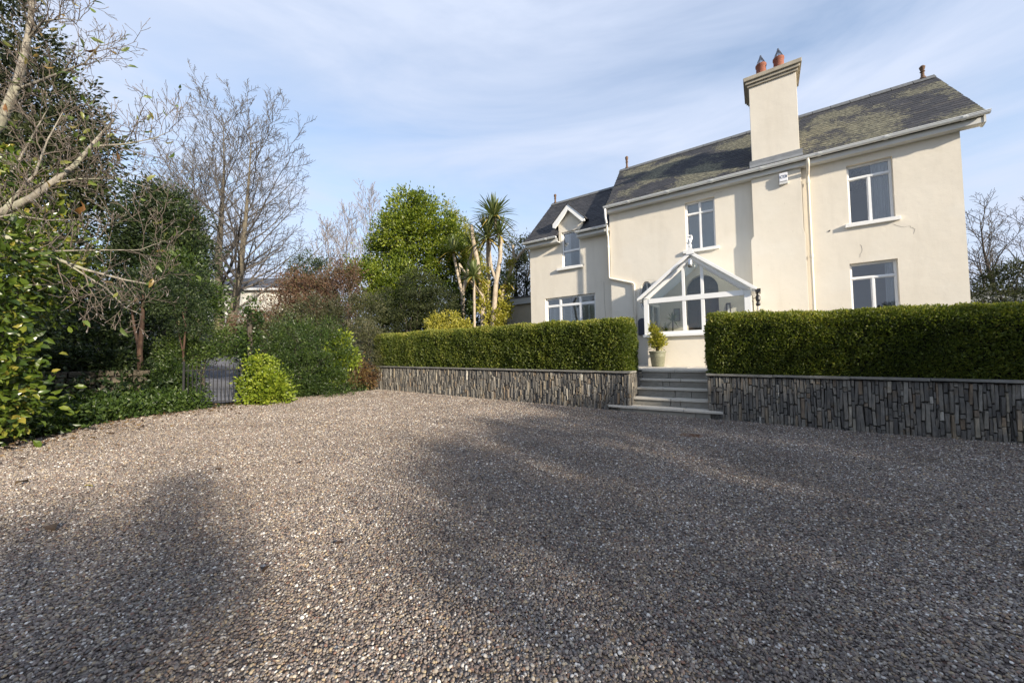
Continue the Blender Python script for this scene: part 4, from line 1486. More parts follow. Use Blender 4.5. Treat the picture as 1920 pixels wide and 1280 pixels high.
def stone_wall(label, group, ua, ub, w0, zc, wmin, wmax, seed, ends, big_first):
    b = UW((ua + ub) / 2, w0, 0)
    wall = empty('stone_wall', (b.x, b.y, 0), label, 'wall', group, HROT)
    uc = (ua + ub) / 2

    def zb(u):
        return 0.018 * max(0, 1 - u)
    n = 10
    core = MB()
    pts = [ua + .03 + (ub - ua - .06) * i / n for i in range(n + 1)]
    for a_, b_ in zip(pts[:-1], pts[1:]):
        core.add([(a_ - uc, .05, -.1), (b_ - uc, .05, -.1), (b_ - uc, .95, -.1), (a_ - uc, .95, -.1), (a_ - uc, .05, zc(a_) - .05), (b_ - uc, .05, zc(b_) - .05), (b_ - uc, .95, zc(b_) - .05), (a_ - uc, .95, zc(a_) - .05)],
                 [(3, 2, 1, 0), (4, 5, 6, 7), (0, 1, 5, 4), (2, 3, 7, 6)])
    core.box(pts[0] - uc - .002, pts[0] - uc + .01, .051, .949, -.1, zc(ua) - .051).box(pts[-1] - uc - .01, pts[-1] - uc + .002, .051, .949, -.1, zc(ub) - .051)
    core.build('wall_core', 'mortar_core', wall)
    r_ = random.Random(seed + 1)
    items = []
    for (u, z, wd, h) in lay_stones(ua, ub, zb, lambda u: zc(u) - .045, wmin, wmax, seed):
        dep = .10
        M = Matrix.Translation((u - uc, .05 + r_.uniform(-.018, .014), z)) @ Matrix.Rotation(r_.gauss(0, .03), 4, 'Y') @ Matrix.Rotation(r_.gauss(0, .05), 4, 'Z') @ Matrix.Diagonal((wd + .001, dep, h - .002, 1))
        items.append((big_first(u), M))
    for e, s in ends:
        for (v, z, wd, h) in lay_stones(.10, .95, lambda v: zb(e), lambda v: zc(e) - .045, wmin, wmax, seed + 7):
            M = Matrix.Translation((e - uc - s * .03, v, z)) @ Matrix.Rotation(s * math.pi / 2, 4, 'Z') @ Matrix.Diagonal((wd - .006, .10, h - .007, 1))
            items.append((big_first(e), M))
    items.sort(key=lambda i: i[0])
    for _, M in items[:299]:
        o = bpy.data.objects.new('stone', r_.choice(stone_shapes))
        COL.objects.link(o)
        o.parent = wall
        o.matrix_local = M
    if len(items) > 299:
        V, F, T = [], [], []
        for _, M in items[299:]:
            me = r_.choice(stone_shapes)
            bb = len(V)
            V += [tuple(M @ v.co) for v in me.vertices]
            F += [[i + bb for i in p.vertices] for p in me.polygons]
            T += [r_.random()] * len(me.vertices)
        link('stones', np_mesh('stones', V, F, T), 'wall_stone', wall, kind='stuff')
    # coping slabs
    u = ua - .03
    while u < ub:
        e = min(u + r_.uniform(.75, 1.05), ub + .04)
        za, zb_ = zc(u), zc(e)
        MB().add([(u - uc + .003, -.045, za - .032), (e - uc - .003, -.045, zb_ - .04), (e - uc - .003, .42, zb_ - .04), (u - uc + .003, .42, za - .04),
                  (u - uc + .003, -.045, za), (e - uc - .003, -.045, zb_), (e - uc - .003, .42, zb_), (u - uc + .003, .42, za)],
                 [(3, 2, 1, 0), (4, 5, 6, 7), (0, 1, 5, 4), (1, 2, 6, 5), (2, 3, 7, 6), (3, 0, 4, 7)]).build('coping_stone', 'coping_slate', wall, bevel=.006)
        u = e
    return wall


def zcl(u):
    return 0.868 + 0.0125 * max(0, -2.2 - u)


def zcr(u):
    return 0.842 - 0.010 * max(0, u + .87)


stone_wall('long low wall of thin upright slate stones left of the steps', 'slate stone retaining walls', -10.75, -2.29, 7.5, zcl, .018, .042, 21, [(-2.29, 1)], lambda u: -u)
stone_wall('low wall of chunky upright slate stones right of the steps', 'slate stone retaining walls', -0.87, 5.2, 7.5, zcr, .020, .056, 33, [(-0.87, -1)], lambda u: abs(u - 1.0))

# ------------------------------------------------------------------ steps
b = UW(-1.6, 7.45, 0)
steps = empty('stone_steps', (b.x, b.y, 0), 'five sandstone steps rising between the two hedged walls to the porch', 'steps', None, HROT)
TR = [(.180, 7.42, 7.74, [-2.74, -2.12, -1.28, -0.64]), (.335, 7.70, 8.02, [-2.285, -1.55, -.875]), (.515, 7.98, 8.26, [-2.285, -1.75, -.875]), (.680, 8.22, 8.46, [-2.285, -1.45, -.875]), (.862, 8.41, 8.80, [-2.285, -1.6, -.875])]
rnd = random.Random(9)
for i, (z, wa, wb, us_) in enumerate(TR):
    for a_, b_ in zip(us_[:-1], us_[1:]):
        p = [(a_ + .004 + 1.6, wa - 7.45 + rnd.uniform(-.006, .006)), (b_ - .004 + 1.6, wa - 7.45 + rnd.uniform(-.006, .006)), (b_ - .004 + 1.6, wb - 7.45), (a_ + .004 + 1.6, wb - 7.45)]
        if i == 0 and a_ == us_[0]:
            p = [(a_ + 1.6 + .04, p[0][1] + .015), (a_ + 1.6 + .32, p[0][1] - .01), p[1], p[2], (-2.282 + 1.6, p[2][1]), (-2.282 + 1.6, .045), (a_ + 1.6 - .01, .045)]
        elif i == 0 and b_ == us_[-1]:
            p = [p[0], (b_ + 1.6 - .22, p[1][1]), (b_ + 1.6, p[1][1] + .02), (b_ + 1.6 - .03, .045), (-.88 + 1.6, .045), (-.88 + 1.6, p[2][1]), p[3]]
        elif i == 0:
            p[2], p[3] = (p[2][0], wb - 7.45), (p[3][0], wb - 7.45)
        MB().extr(p, 'z', z - .045, z).build('tread', 'sandstone_paving', steps, bevel=.009)
    zl = (TR[i - 1][0] if i else -.06)
    cuts = [us_[0] + (.25 if i == 0 else 0)] + sorted(rnd.uniform(us_[0] + .4, us_[-1] - .3) for _ in range(2)) + [us_[-1] - (.2 if i == 0 else 0)]
    for a_, b_ in zip(cuts[:-1], cuts[1:]):
        MB().box(a_ + .004 + 1.6, b_ - .004 + 1.6, wa + .045 - 7.45, wa + .26 - 7.45, zl + .001, z - .047).build('riser', 'riser_stone', steps, bevel=.006)

# ------------------------------------------------------------------ clipped hedges
def hedge(label, ua, ub, w0, w1, zb, zt, n, L, seed, endround=.22, sh=.20):
    global rng
    uc = (ua + ub) / 2
    b = UW(uc, (w0 + w1) / 2, 0)
    h = empty('hedge', (b.x, b.y, zb(uc)), label, 'hedge', 'clipped box hedges on the retaining walls', HROT)
    z00 = zb(uc)
    ww = (w1 - w0) / 2
    # core
    core = MB()
    N = 12
    us_ = [ua + .12 + (ub - ua - .24) * i / N for i in range(N + 1)]
    prof = lambda u: [(-ww + .10, zb(u) - z00 - .02), (-ww + .06, zt(u) - z00 - sh - .02), (-ww + .08 + sh, zt(u) - z00 - .09), (ww - .08 - sh, zt(u) - z00 - .09), (ww - .06, zt(u) - z00 - sh), (ww - .1, zb(u) - z00 - .02)]
    vs = [(u - uc, p[0], p[1]) for u in us_ for p in prof(u)]
    fs = [(i * 6 + k, i * 6 + (k + 1) % 6, (i + 1) * 6 + (k + 1) % 6, (i + 1) * 6 + k) for i in range(N) for k in range(6)] + [tuple(range(6))[::-1], tuple(range(N * 6, N * 6 + 6))]
    core.add(vs, fs).build('stems', 'hedge_core', h)
    # leaf points on the rounded surface
    ln = ub - ua
    H_ = zt(uc) - z00
    per = np.array([H_ - sh, sh * 1.57, 2 * ww - 2 * sh, sh * 1.57, (H_ - sh) * .5])
    per /= per.sum()
    nn = int(n * .90)
    part = rng.choice(5, nn, p=per)
    f = rng.random(nn)
    u = rng.uniform(ua, ub, nn)
    y, z, ny, nz = np.zeros(nn), np.zeros(nn), np.zeros(nn), np.zeros(nn)
    zbu = np.array([zb(a) for a in u]) - z00
    ztu = np.array([zt(a) for a in u]) - z00
    m = part == 0
    y[m], z[m], ny[m] = -ww - .025 * np.sin(f[m] * 3.1), (zbu + f * (ztu - sh - zbu))[m], -1
    m = part == 1
    q_ = f * 1.5708
    y[m], z[m], ny[m], nz[m] = (-ww + sh - sh * np.cos(q_))[m], (ztu - sh + sh * np.sin(q_))[m], -np.cos(q_)[m], np.sin(q_)[m]
    m = part == 2
    y[m], z[m], nz[m] = (-ww + sh + f * (2 * ww - 2 * sh))[m], ztu[m], 1
    m = part == 3
    y[m], z[m], ny[m], nz[m] = (ww - sh + sh * np.cos(q_))[m], (ztu - sh + sh * np.sin(q_))[m], np.cos(q_)[m], np.sin(q_)[m]
    m = part == 4
    y[m], z[m], ny[m] = ww, (zbu + f * (ztu - sh - zbu))[m], 1
    # round the ends in plan
    x = u - uc
    hx = ln / 2
    ex = np.clip((np.abs(x) - (hx - endround)) / endround, 0, 1)
    y = y * (1 - (1 - np.sqrt(np.clip(1 - ex ** 2, 0, 1))) * .35)
    # end faces
    ne = n - nn
    side = rng.choice([-1, 1], ne)
    ye = rng.uniform(-ww * .95, ww * .95, ne)
    zt_e = np.where(side > 0, zt(ub), zt(ua)) - z00
    zb_e = np.where(side > 0, zb(ub), zb(ua)) - z00
    fe = rng.random(ne)
    ze = zb_e + fe * (zt_e - zb_e - .05)
    rx = hx - endround * .55 * (np.abs(ye) / ww) ** 3 - sh * .5 * np.clip((fe - .82) / .18, 0, 1) ** 2 + .03
    P = np.concatenate([np.stack([x, y, z], 1), np.stack([side * rx, ye, ze], 1)])
    Nn = np.concatenate([np.stack([np.sign(x) * ex * .6, ny, nz], 1), np.stack([side * 1.0, ye / ww * .3, fe * .2], 1)])
    # uneven clipped surface: low lumps and small pits
    def fbm(Q, s, sd):
        r2 = np.random.default_rng(sd)
        v = np.zeros(len(Q))
        for o in range(5):
            k = r2.normal(size=3) * s * (1.6 ** o)
            v += np.sin(Q @ k + r2.uniform(0, 6)) / (1.25 ** o)
        return v / 2.2
    bump = fbm(P, 1.1, seed + 9) * .018 + fbm(P, 2.6, seed) * .024 + fbm(P, 9.0, seed + 1) * .020 + rng.normal(size=len(P)) * .012 - .085 * rng.random(len(P)) ** 2.5
    P = P + Nn * bump[:, None]
    D = Nn * .75 + rng.normal(size=P.shape) * .55 + np.array([0, 0, .15])
    lt_ = L * (.6 + .8 * rng.random(len(P)))
    top = np.clip((P[:, 2] - (H_ - sh)) / sh, 0, 1)  # upper leaves tinted lighter: the sunlit top band is put into the colour
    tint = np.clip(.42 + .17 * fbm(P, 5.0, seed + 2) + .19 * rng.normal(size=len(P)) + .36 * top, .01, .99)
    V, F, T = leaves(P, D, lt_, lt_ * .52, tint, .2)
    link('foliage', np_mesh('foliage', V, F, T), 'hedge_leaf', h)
    return h


hedge('long clipped box hedge on the wall left of the steps', -10.9, -2.38, 7.60, 8.52, lambda u: zcl(u) - .01, lambda u: 1.955 + .006 * (-u - 2.2), 135000, .045, 3, .25)
hedge('clipped box hedge on the wall right of the steps', -0.86, 5.3, 7.57, 8.50, lambda u: zcr(u) - .01, lambda u: 1.915 - .035 * (u + .87), 150000, .036, 5, .22, .23)

# ------------------------------------------------------------------ potted shrub by the porch
b = hl(-2.34, -1.80, .868)
pp = empty('potted_shrub', b, 'yellow green shrub in an olive glazed tub in front of the porch', 'potted plant', None, HROT)
pb_ = MB().lathe([(.145, 0), (.155, .02), (.185, .25), (.19, .26), (.188, .28), (.20, .36), (.215, .365), (.218, .41), (.195, .41), (.188, .37)], 0, 0, 28).build('tub', 'pot_glaze', pp, smooth=True)
MB().lathe([(.187, .365), (.10, .385), (.0, .39)], 0, 0, 20).build('soil', 'soil', pp)
m_ = MB()
for a_ in range(7):
    q_ = a_ * .9
    m_.tube([(0.02 * math.cos(q_), .02 * math.sin(q_), .37), (.06 * math.cos(q_), .06 * math.sin(q_), .58), (.12 * math.cos(q_), .10 * math.sin(q_), .72 + .03 * a_)], [.010, .007, .004], 5)
m_.build('stem', 'twig_bark', pp)
crown('foliage', [(0, 0, .68, .16, .15, .20), (-.04, 0, .88, .10, .09, .16), (-.09, 0, 1.03, .04, .04, .08), (.10, 0, .60, .10, .1, .10), (.19, 0, .64, .05, .05, .06)], 1500, .062, 'gold_leaf', pp, .05, 15, .55, .4, .6, inner=.3, tshift=-.12)

# sword leaved plant inside the porch
def rosette(mb_name, parent, c, n, L, seed, spread=1.0, mat='sword_leaf', down=0.0, width=.045, dead=0.1):
    r_ = np.random.default_rng(seed)
    V, F, T = [], [], []
    for k in range(n):
        az = k * 2.39996 + r_.uniform(-.2, .2)
        f = (k + .5) / n
        el = R(82) - f * R(105) * spread + r_.normal() * .10 - down
        d = np.array([math.cos(az) * math.cos(el), math.sin(az) * math.cos(el), math.sin(el)])
        ln = L * r_.uniform(.75, 1.1)
        s = unit(np.cross(d, [0, 0, 1.0]))
        droop = (.10 + .22 * f) * ln
        pts = [np.array(c) + d * ln * q_ - np.array([0, 0, 1]) * droop * q_ ** 2.5 for q_ in (0.02, .3, .6, .85, 1.0)]
        ws = [.5, .95, 1.0, .6, .05]
        b_ = len(V)
        for p, w_ in zip(pts, ws):
            V += [p + s * width * w_ * .5 + np.array([0, 0, .18 * width * w_]), p - s * width * w_ * .5 + np.array([0, 0, .18 * width * w_])]
        F += [[b_ + 2 * i, b_ + 2 * i + 1, b_ + 2 * i + 3, b_ + 2 * i + 2] for i in range(4)]
        tt = np.clip(.60 + r_.normal() * .17, .02, .87)
        if f > 1 - dead:
            tt = .98
        T += [tt] * 10
    return link(mb_name, np_mesh(mb_name, V, F, T), mat, parent)


b = hl(-2.12, -0.95, .875)
ip_ = empty('porch_plant', b, 'spiky two headed plant standing inside the porch behind the left pane', 'houseplant', None, HROT)
MB().lathe([(.13, 0), (.16, .26), (.17, .30), (.15, .30), (.14, .27), (0, .27)], 0, 0, 18).build('pot', 'terracotta', ip_, smooth=True)
MB().tube([(0, 0, .26), (.01, 0, .7), (.02, 0, 1.22)], .018, 6).tube([(0, 0, .5), (-.09, 0, .72), (-.17, 0, .95)], .014, 6).build('stem', 'twig_bark', ip_)
rosette('leaf_head', ip_, (.02, 0, 1.22), 34, .36, 3, width=.03, dead=0)
rosette('leaf_head', ip_, (-.17, 0, .95), 28, .30, 4, width=.028, dead=0)

# rusty drain cover showing through the gravel
dc = MB().box(-.16, .16, -.11, .11, -.01, .012)
for k in range(5):
    dc.box(-.13, .13, -.09 + k * .042, -.07 + k * .042, .0121, .018)
o = dc.build('drain_cover', 'rust_cover', bevel=.004)
o.location = (2.55, 5.38, float(gz(2.55, 5.38)) - .006)
o.rotation_euler = (0, 0, HROT)
props(o, 'rust brown drain cover half buried in the gravel in front of the steps', 'drain cover')

# ------------------------------------------------------------------ trees and shrubs
def plant(name, label, cat, x, y, group=None):
    return empty(name, (x, y, ground_height(x, y)), label, cat, group)


def rel(blobs, e):
    l = e.location
    return [(a - l.x, b - l.y, c - l.z, d, f, g) for a, b, c, d, f, g in blobs]


def stems(e, tops, r0, mat, name='trunk', rnd_seed=1, base_spread=.1):
    """trunk and limbs from the base to points in the crown"""
    r_ = random.Random(rnd_seed)
    mb = MB()
    l = e.location
    for (x, y, z) in tops:
        tx, ty, tz = x - l.x, y - l.y, z - l.z
        bx, by = r_.uniform(-base_spread, base_spread), r_.uniform(-base_spread, base_spread)
        pts = [(bx, by, -.1)]
        for f in (.25, .5, .75, 1.0):
            pts.append((bx + (tx - bx) * f ** 1.4 + r_.gauss(0, .04), by + (ty - by) * f ** 1.4 + r_.gauss(0, .04), tz * f))
        mb.tube(pts, [r0, r0 * .85, r0 * .65, r0 * .45, r0 * .2], 7)
    return mb.build(name, mat, e, smooth=True)


def bush(name, label, cat, x, y, blobs, n, L, mat, clump=.25, per=40, asp=.5, tops=None, r0=.05, bark='dark_bark', group=None, **kw):
    e = plant(name, label, cat, x, y, group)
    stems(e, tops or [(b[0], b[1], b[2]) for b in blobs[:5]], r0, bark, rnd_seed=int(abs(x * 100)))
    crown('crown', rel(blobs, e), n, L, mat, e, clump, per, asp, **kw)
    return e


# far left: tall dark evergreens
bush('evergreen_tree', 'tall dark evergreen tree filling the left edge behind the bare magnolia', 'tree', -17.6, 13.5,
     [(-19.2, 13.5, 13.0, 1.8, 1.8, 3.0), (-17.9, 13.6, 11.0, 1.9, 1.8, 2.2), (-16.3, 13.4, 9.2, 1.5, 1.6, 1.7), (-17.6, 13.2, 7.6, 2.6, 2.0, 2.3), (-15.9, 13.3, 6.3, 1.8, 1.7, 1.8), (-18.5, 13.0, 4.6, 2.8, 2.0, 2.2), (-16.0, 12.9, 3.6, 2.4, 1.8, 1.8), (-21.0, 13.6, 9.0, 2.6, 2.2, 5.0)],
     62000, .17, 'conifer_leaf', .42, 60, .40, r0=.22, up=.1, inner=.35)
bush('evergreen_tree', 'dark evergreen tree rising to the left of the bare tall trees', 'tree', -12.3, 13.2,
     [(-12.9, 13.4, 6.9, .95, .9, 1.0), (-12.3, 13.2, 5.9, 1.25, 1.0, 1.1), (-13.6, 13.6, 6.0, 1.2, 1.0, 1.5), (-11.7, 13.0, 4.9, 1.1, .9, .9), (-13.2, 13.2, 4.6, 1.4, 1.0, 1.0)],
     24000, .12, 'dark_leaf', .28, 50, .45, r0=.12, inner=.35, up=.15)
bush('evergreen_shrub', 'mid green evergreen shrub on thin bare stems under the dark tree', 'shrub', -10.5, 12.2,
     [(-10.9, 12.2, 4.2, .9, .8, .65), (-10.5, 12.1, 3.5, .85, .8, .55), (-11.4, 12.3, 3.7, 1.0, .8, .7), (-10.1, 12.0, 2.8, .7, .7, .4), (-11.0, 12.1, 3.0, .9, .7, .4)],
     12000, .10, 'mid_leaf', .22, 40, .5, r0=.05, inner=.45)
bush('evergreen_shrub', 'dark ivy clad bank in deep shade behind the broad leaved climber', 'shrub', -10.9, 9.9,
     [(-11.4, 10.0, 2.5, 1.1, .8, .9), (-10.4, 9.9, 2.2, .9, .8, .9), (-11.2, 9.6, 1.5, 1.3, .8, .9), (-10.1, 9.6, 1.2, .9, .8, .8), (-12.6, 10.2, 2.2, 1.4, .9, 1.6), (-9.7, 9.8, 1.9, .6, .6, .7)],
     15000, .09, 'dark_leaf', .22, 40, .6, r0=.05, inner=.4)
# myrtle trunks
for (x, y, tx, tz, r0, lab) in ((-8.85, 8.75, -8.8, 3.0, .06, 'thick reddish barked myrtle trunk beside the shaded stone wall'), (-8.3, 9.3, -8.35, 2.5, .026, 'thin reddish barked myrtle stem left of the iron gate'), (-9.5, 10.6, -9.35, 3.6, .05, 'slim dark barked stem behind the reddish myrtle trunk')):
    e = plant('myrtle_tree', lab, 'tree', x, y, 'myrtle stems by the gate')
    mt = 'myrtle_bark' if 'reddish barked' in lab else 'dark_bark'
    m_ = MB()
    zt_ = tz - e.location.z
    m_.tube([(0, 0, -.1), (.03, 0, .4), (-.03, .02, 1.0), (.04, 0, 1.7), (tx - x, 0, zt_)], [r0 * 1.25, r0, r0 * .85, r0 * .7, r0 * .4], 8)
    m_.tube([(-.03, .02, 1.0), (-.2, .05, 1.6), (-.3, .05, 2.2)], [r0 * .6, r0 * .45, r0 * .2], 6)
    m_.build('trunk', mt, e, smooth=True)
    crown('crown', [(tx - x, 0, zt_, .55, .5, .4), (-.3, .1, 2.3, .4, .4, .35), (.3, .0, zt_ - .3, .45, .4, .3)], 2600, .06, 'dark_leaf', e, .16, 30, .5)
bush('evergreen_shrub', 'loose light green shrub arching over the iron gate', 'shrub', -8.4, 10.1,
     [(-8.5, 10.2, 1.85, .75, .6, .38), (-7.75, 10.1, 1.72, .55, .5, .38), (-9.1, 10.1, 1.5, .6, .6, .4), (-7.5, 10.0, 1.42, .45, .45, .3), (-8.6, 9.9, 1.35, .7, .5, .35)],
     9000, .06, 'mid_leaf', .15, 40, .5, tops=[(-8.5, 10.2, 1.6), (-8.9, 10.1, 1.5)], r0=.035, inner=.4, tshift=.10)
bush('evergreen_shrub', 'small dark shrub at the left post of the iron gate', 'shrub', -7.75, 8.75,
     [(-7.8, 8.8, .55, .4, .3, .4), (-8.2, 8.8, .8, .45, .35, .5), (-7.65, 8.6, .3, .3, .25, .25)], 3600, .065, 'mid_leaf', .13, 25, .5, r0=.02, inner=.4, tshift=-.12)
bush('ivy_shrub', 'dark ivy spilling over the top of the old stone wall', 'ivy', -9.6, 8.35,
     [(-9.9, 8.2, 1.35, .45, .3, .3), (-9.3, 8.5, 1.3, .45, .3, .3), (-10.3, 7.9, 1.2, .5, .3, .4), (-9.0, 8.8, .9, .3, .3, .4)], 5000, .075, 'dark_leaf', .12, 25, .6, r0=.02, inner=.4)
# old garden wall glimpsed in the shade
old_shapes = []
for me in stone_shapes:
    m2 = me.copy()
    m2.materials.clear()
    m2.materials.append(MATS['old_stone'])
    old_shapes.append(m2)
gw = empty('garden_wall', (-9.45, 8.1, ground_height(-9.45, 8.1)), 'rough old stone wall half hidden in shade at the left edge of the drive', 'wall', None, R(42))
r_ = random.Random(77)
MB().box(-.8, .8, .08, .35, -.4, .52).build('wall_core', 'mortar_core', gw)
z = -.2
while z < .5:
    h = r_.uniform(.09, .17)
    x = -.85 + r_.uniform(-.1, 0)
    while x < .8:
        wd = r_.uniform(.13, .34)
        o = bpy.data.objects.new('stone', r_.choice(old_shapes))
        COL.objects.link(o)
        o.parent = gw
        o.matrix_local = Matrix.Translation((x + wd / 2, .03 + r_.uniform(-.03, .03), z + h / 2 + r_.uniform(-.012, .012))) @ Matrix.Rotation(math.pi / 2 + r_.gauss(0, .05), 4, 'Y') @ Matrix.Diagonal((h - .012, .14, wd - .014, 1))
        x += wd
    z += h

# iron gate and what frames it
g0, g1 = Vector((-7.42, 8.32, 0)), Vector((-6.52, 8.86, 0))
gd = (g1 - g0)
gl_ = gd.length
gb = (g0 + g1) / 2
gate = empty('iron_gate', (gb.x, gb.y, float(gz(gb.x, gb.y)) + .02), 'low black wrought iron gate with plain vertical bars at the edge of the drive', 'gate', None, math.atan2(gd.y, gd.x))
for s in (-1, 1):
    MB().box(s * gl_ / 2 - .018, s * gl_ / 2 + .018, -.018, .018, -.05, 1.02).build('post', 'wrought_iron', gate)
for zz in (.06, .80):
    MB().box(-gl_ / 2 + .02, gl_ / 2 - .02, -.006, .006, zz, zz + .018).build('rail', 'wrought_iron', gate)
nb = 13
for k in range(nb):
    x = -gl_ / 2 + gl_ * (k + 1) / (nb + 1)
    MB().tube([(x, 0, .03), (x, 0, .90), (x, 0, .95)], [.008, .008, .002], 6).build('bar', 'wrought_iron', gate)

bush('ivy_shrub', 'bright yellow green ivy shrub right of the iron gate', 'shrub', -5.95, 8.95,
     [(-6.12, 8.95, .95, .28, .30, .38), (-5.98, 8.9, .55, .40, .38, .46), (-5.68, 8.9, .30, .32, .34, .30), (-6.25, 8.85, .5, .26, .28, .46), (-5.75, 9.0, .62, .24, .26, .32), (-5.9, 8.95, 1.15, .13, .13, .18), (-6.18, 8.9, 1.25, .11, .11, .16)],
     5600, .068, 'bright_leaf', .10, 25, .70, r0=.02, inner=.6, zmin=-.05)
e = plant('ivy_column', 'narrow column of ivy climbing a dead post beside the gate', 'ivy', -6.75, 9.45)
MB().tube([(0, 0, -.1), (.02, 0, 1.2), (0, 0, 2.3)], [.07, .06, .05], 8).build('stump', 'dark_bark', e)
crown('foliage', [(0, 0, .5, .2, .2, .55), (.0, 0, 1.2, .22, .22, .6), (.05, 0, 1.9, .2, .2, .5), (.1, 0, 2.25, .14, .14, .3)], 2200, .07, 'mid_leaf', e, .10, 20, .75, inner=.7, tshift=-.2)
bush('garden_shrub', 'wide dense dark green shrub behind the bright ivy', 'shrub', -6.2, 10.7,
     [(-6.9, 10.6, 1.3, .75, .6, .75), (-6.0, 10.6, 1.6, .85, .7, .75), (-5.3, 10.6, 1.35, .75, .6, .7), (-6.3, 10.8, 1.95, .8, .6, .55), (-5.7, 10.4, .8, .85, .55, .75), (-5.2, 10.45, .5, .75, .5, .5), (-6.7, 10.3, .6, .7, .5, .6), (-5.6, 10.9, 2.05, .6, .5, .45), (-6.0, 10.2, .5, .8, .45, .5)],
     28000, .055, 'mid_leaf', .14, 45, .42, r0=.04, inner=.6, zmin=-.1, tshift=-.08)
bush('garden_shrub', 'straggly shrub turning yellow at the top and red below, beside the left wall end', 'shrub', -5.3, 11.55,
     [(-5.25, 11.1, 1.45, .36, .30, .36), (-5.0, 11.1, 1.2, .34, .30, .3), (-5.15, 11.1, 1.85, .2, .2, .24), (-5.25, 11.0, .85, .26, .24, .3)], 3200, .095, 'bright_leaf', .10, 22, .6, r0=.02, inner=.4)
bush('garden_shrub', 'tangled grey and olive shrub filling the gap between the brown shrubs and the dark shrub', 'shrub', -7.2, 13.4,
     [(-8.0, 13.4, 2.5, .9, .7, .7), (-7.0, 13.3, 2.9, .9, .7, .6), (-6.0, 13.4, 2.7, .9, .7, .8), (-7.2, 13.2, 1.8, 1.6, .7, .8), (-5.4, 13.6, 3.1, .6, .6, .6), (-9.0, 13.2, 2.0, .9, .7, .7)], 16000, .085, 'greygreen_leaf', .2, 35, .4, r0=.04, inner=.4, tshift=-.15)
bush('broadleaf_shrub', 'deep green shrub between the large rounded tree and the yew', 'shrub', -3.6, 17.4,
     [(-4.4, 17.4, 3.4, 1.2, .8, 1.2), (-3.0, 17.4, 3.2, 1.2, .8, 1.1), (-5.6, 17.6, 2.6, 1.2, .8, 1.0), (-1.6, 17.2, 2.4, 1.2, .7, .9)], 14000, .11, 'mid_leaf', .25, 40, .5, r0=.05, inner=.4)
e = plant('garden_shrub', 'low brown leafed shrub at the foot of the yellowing one, by the left wall end', 'shrub', -4.95, 11.75)
stems(e, [(-5.1, 11.7, .9), (-4.7, 11.8, .9), (-4.9, 11.9, 1.1)], .018, 'twig_bark')
crown('crown', [(-.05, 0, .55, .42, .35, .5), (.3, .1, .45, .3, .3, .4), (-.3, -.1, .75, .25, .25, .3)], 3000, .065, 'red_leaf', e, .12, 20, .5, inner=.4, zmin=-.1)
bush('garden_shrub', 'tall feathery grey green shrub overhanging the left end of the hedge', 'shrub', -4.75, 12.5,
     [(-4.9, 12.5, 1.9, .5, .45, .6), (-4.5, 12.4, 1.5, .45, .4, .6), (-5.2, 12.6, 2.2, .4, .4, .5), (-4.35, 12.2, 1.1, .3, .35, .4)], 7000, .07, 'greygreen_leaf', .16, 35, .3, r0=.02, inner=.35, up=.3)
e = plant('tall_dry_grass', 'clump of tall dry straw coloured stems above the yellowing shrub', 'dry stems', -5.6, 13.4)
m_ = MB()
r_ = random.Random(8)
for k in range(60):
    x0, y0 = r_.gauss(0, .22), r_.gauss(0, .15)
    h = r_.uniform(1.5, 2.25)
    m_.tube([(x0, y0, 0), (x0 + r_.gauss(0, .06), y0, h * .6), (x0 + r_.gauss(0, .16), y0 + r_.gauss(0, .1), h)], [.008, .006, .003], 3)
m_.build('stem', 'cordyline_bark', e)

# brown winter shrubs
e = bush('winter_shrub', 'wide mass of brown withered leaves and twigs left of the green tree', 'shrub', -8.9, 15.6,
         [(-10.4, 15.6, 2.8, .9, .9, .6), (-9.2, 15.7, 4.3, .9, .9, .9), (-8.4, 15.6, 4.0, 1.2, .9, 1.1), (-7.3, 15.6, 4.0, 1.0, .8, 1.1), (-9.3, 15.2, 3.2, 1.2, .8, .8), (-8.0, 15.2, 3.0, 1.3, .8, .9), (-11.3, 15.2, 2.3, .9, .8, .6), (-10.6, 15.0, 2.7, .8, .6, .55), (-7.0, 15.4, 4.9, .6, .6, .6), (-9.0, 15.2, 3.9, .7, .8, .7), (-9.0, 15.0, 2.4, 1.6, .7, .7), (-7.2, 15.0, 2.5, 1.2, .7, .8)],
         30000, .085, 'brown_leaf', .25, 35, .45, r0=.05, bark='twig_bark', inner=.3)
m_ = MB()
r_ = random.Random(12)
spec = [dict(seg=4, wob=.10, up=.05, kids=(4, 6), len=1, ang=.5, rr=.6), dict(seg=3, wob=.12, up=.06, kids=3, len=.55, ang=.7, rr=.6, **{'from': .3}), dict(seg=2, wob=.1, up=.05, kids=0, len=.6, ang=.6, rr=.6, minr=.006, **{'from': .3})]
spec[0]['from'] = .3
for k in range(26):
    x = r_.uniform(-1.2, 2.0)
    grow(m_, Vector((x, r_.uniform(-.4, .4), .3)), Vector((r_.gauss(0, .25), r_.gauss(0, .2), 1)).normalized(), r_.uniform(2.2, 3.6), .022, 0, spec, [], r_, 4)
m_.build('twigs', 'twig_bark', e)
bush('evergreen_shrub', 'dark green bushy top rising over the brown winter shrubs', 'shrub', -9.4, 17.2,
     [(-9.7, 17.2, 5.6, .8, .7, .75), (-9.0, 17.2, 5.3, .8, .7, .7), (-10.2, 17.2, 5.0, .7, .6, .7), (-9.4, 17.0, 4.5, 1.2, .7, .7), (-8.2, 17.0, 4.7, .7, .6, .6)], 8000, .09, 'dark_leaf', .2, 30, .4, r0=.06, inner=.4, up=.4, tshift=.05)

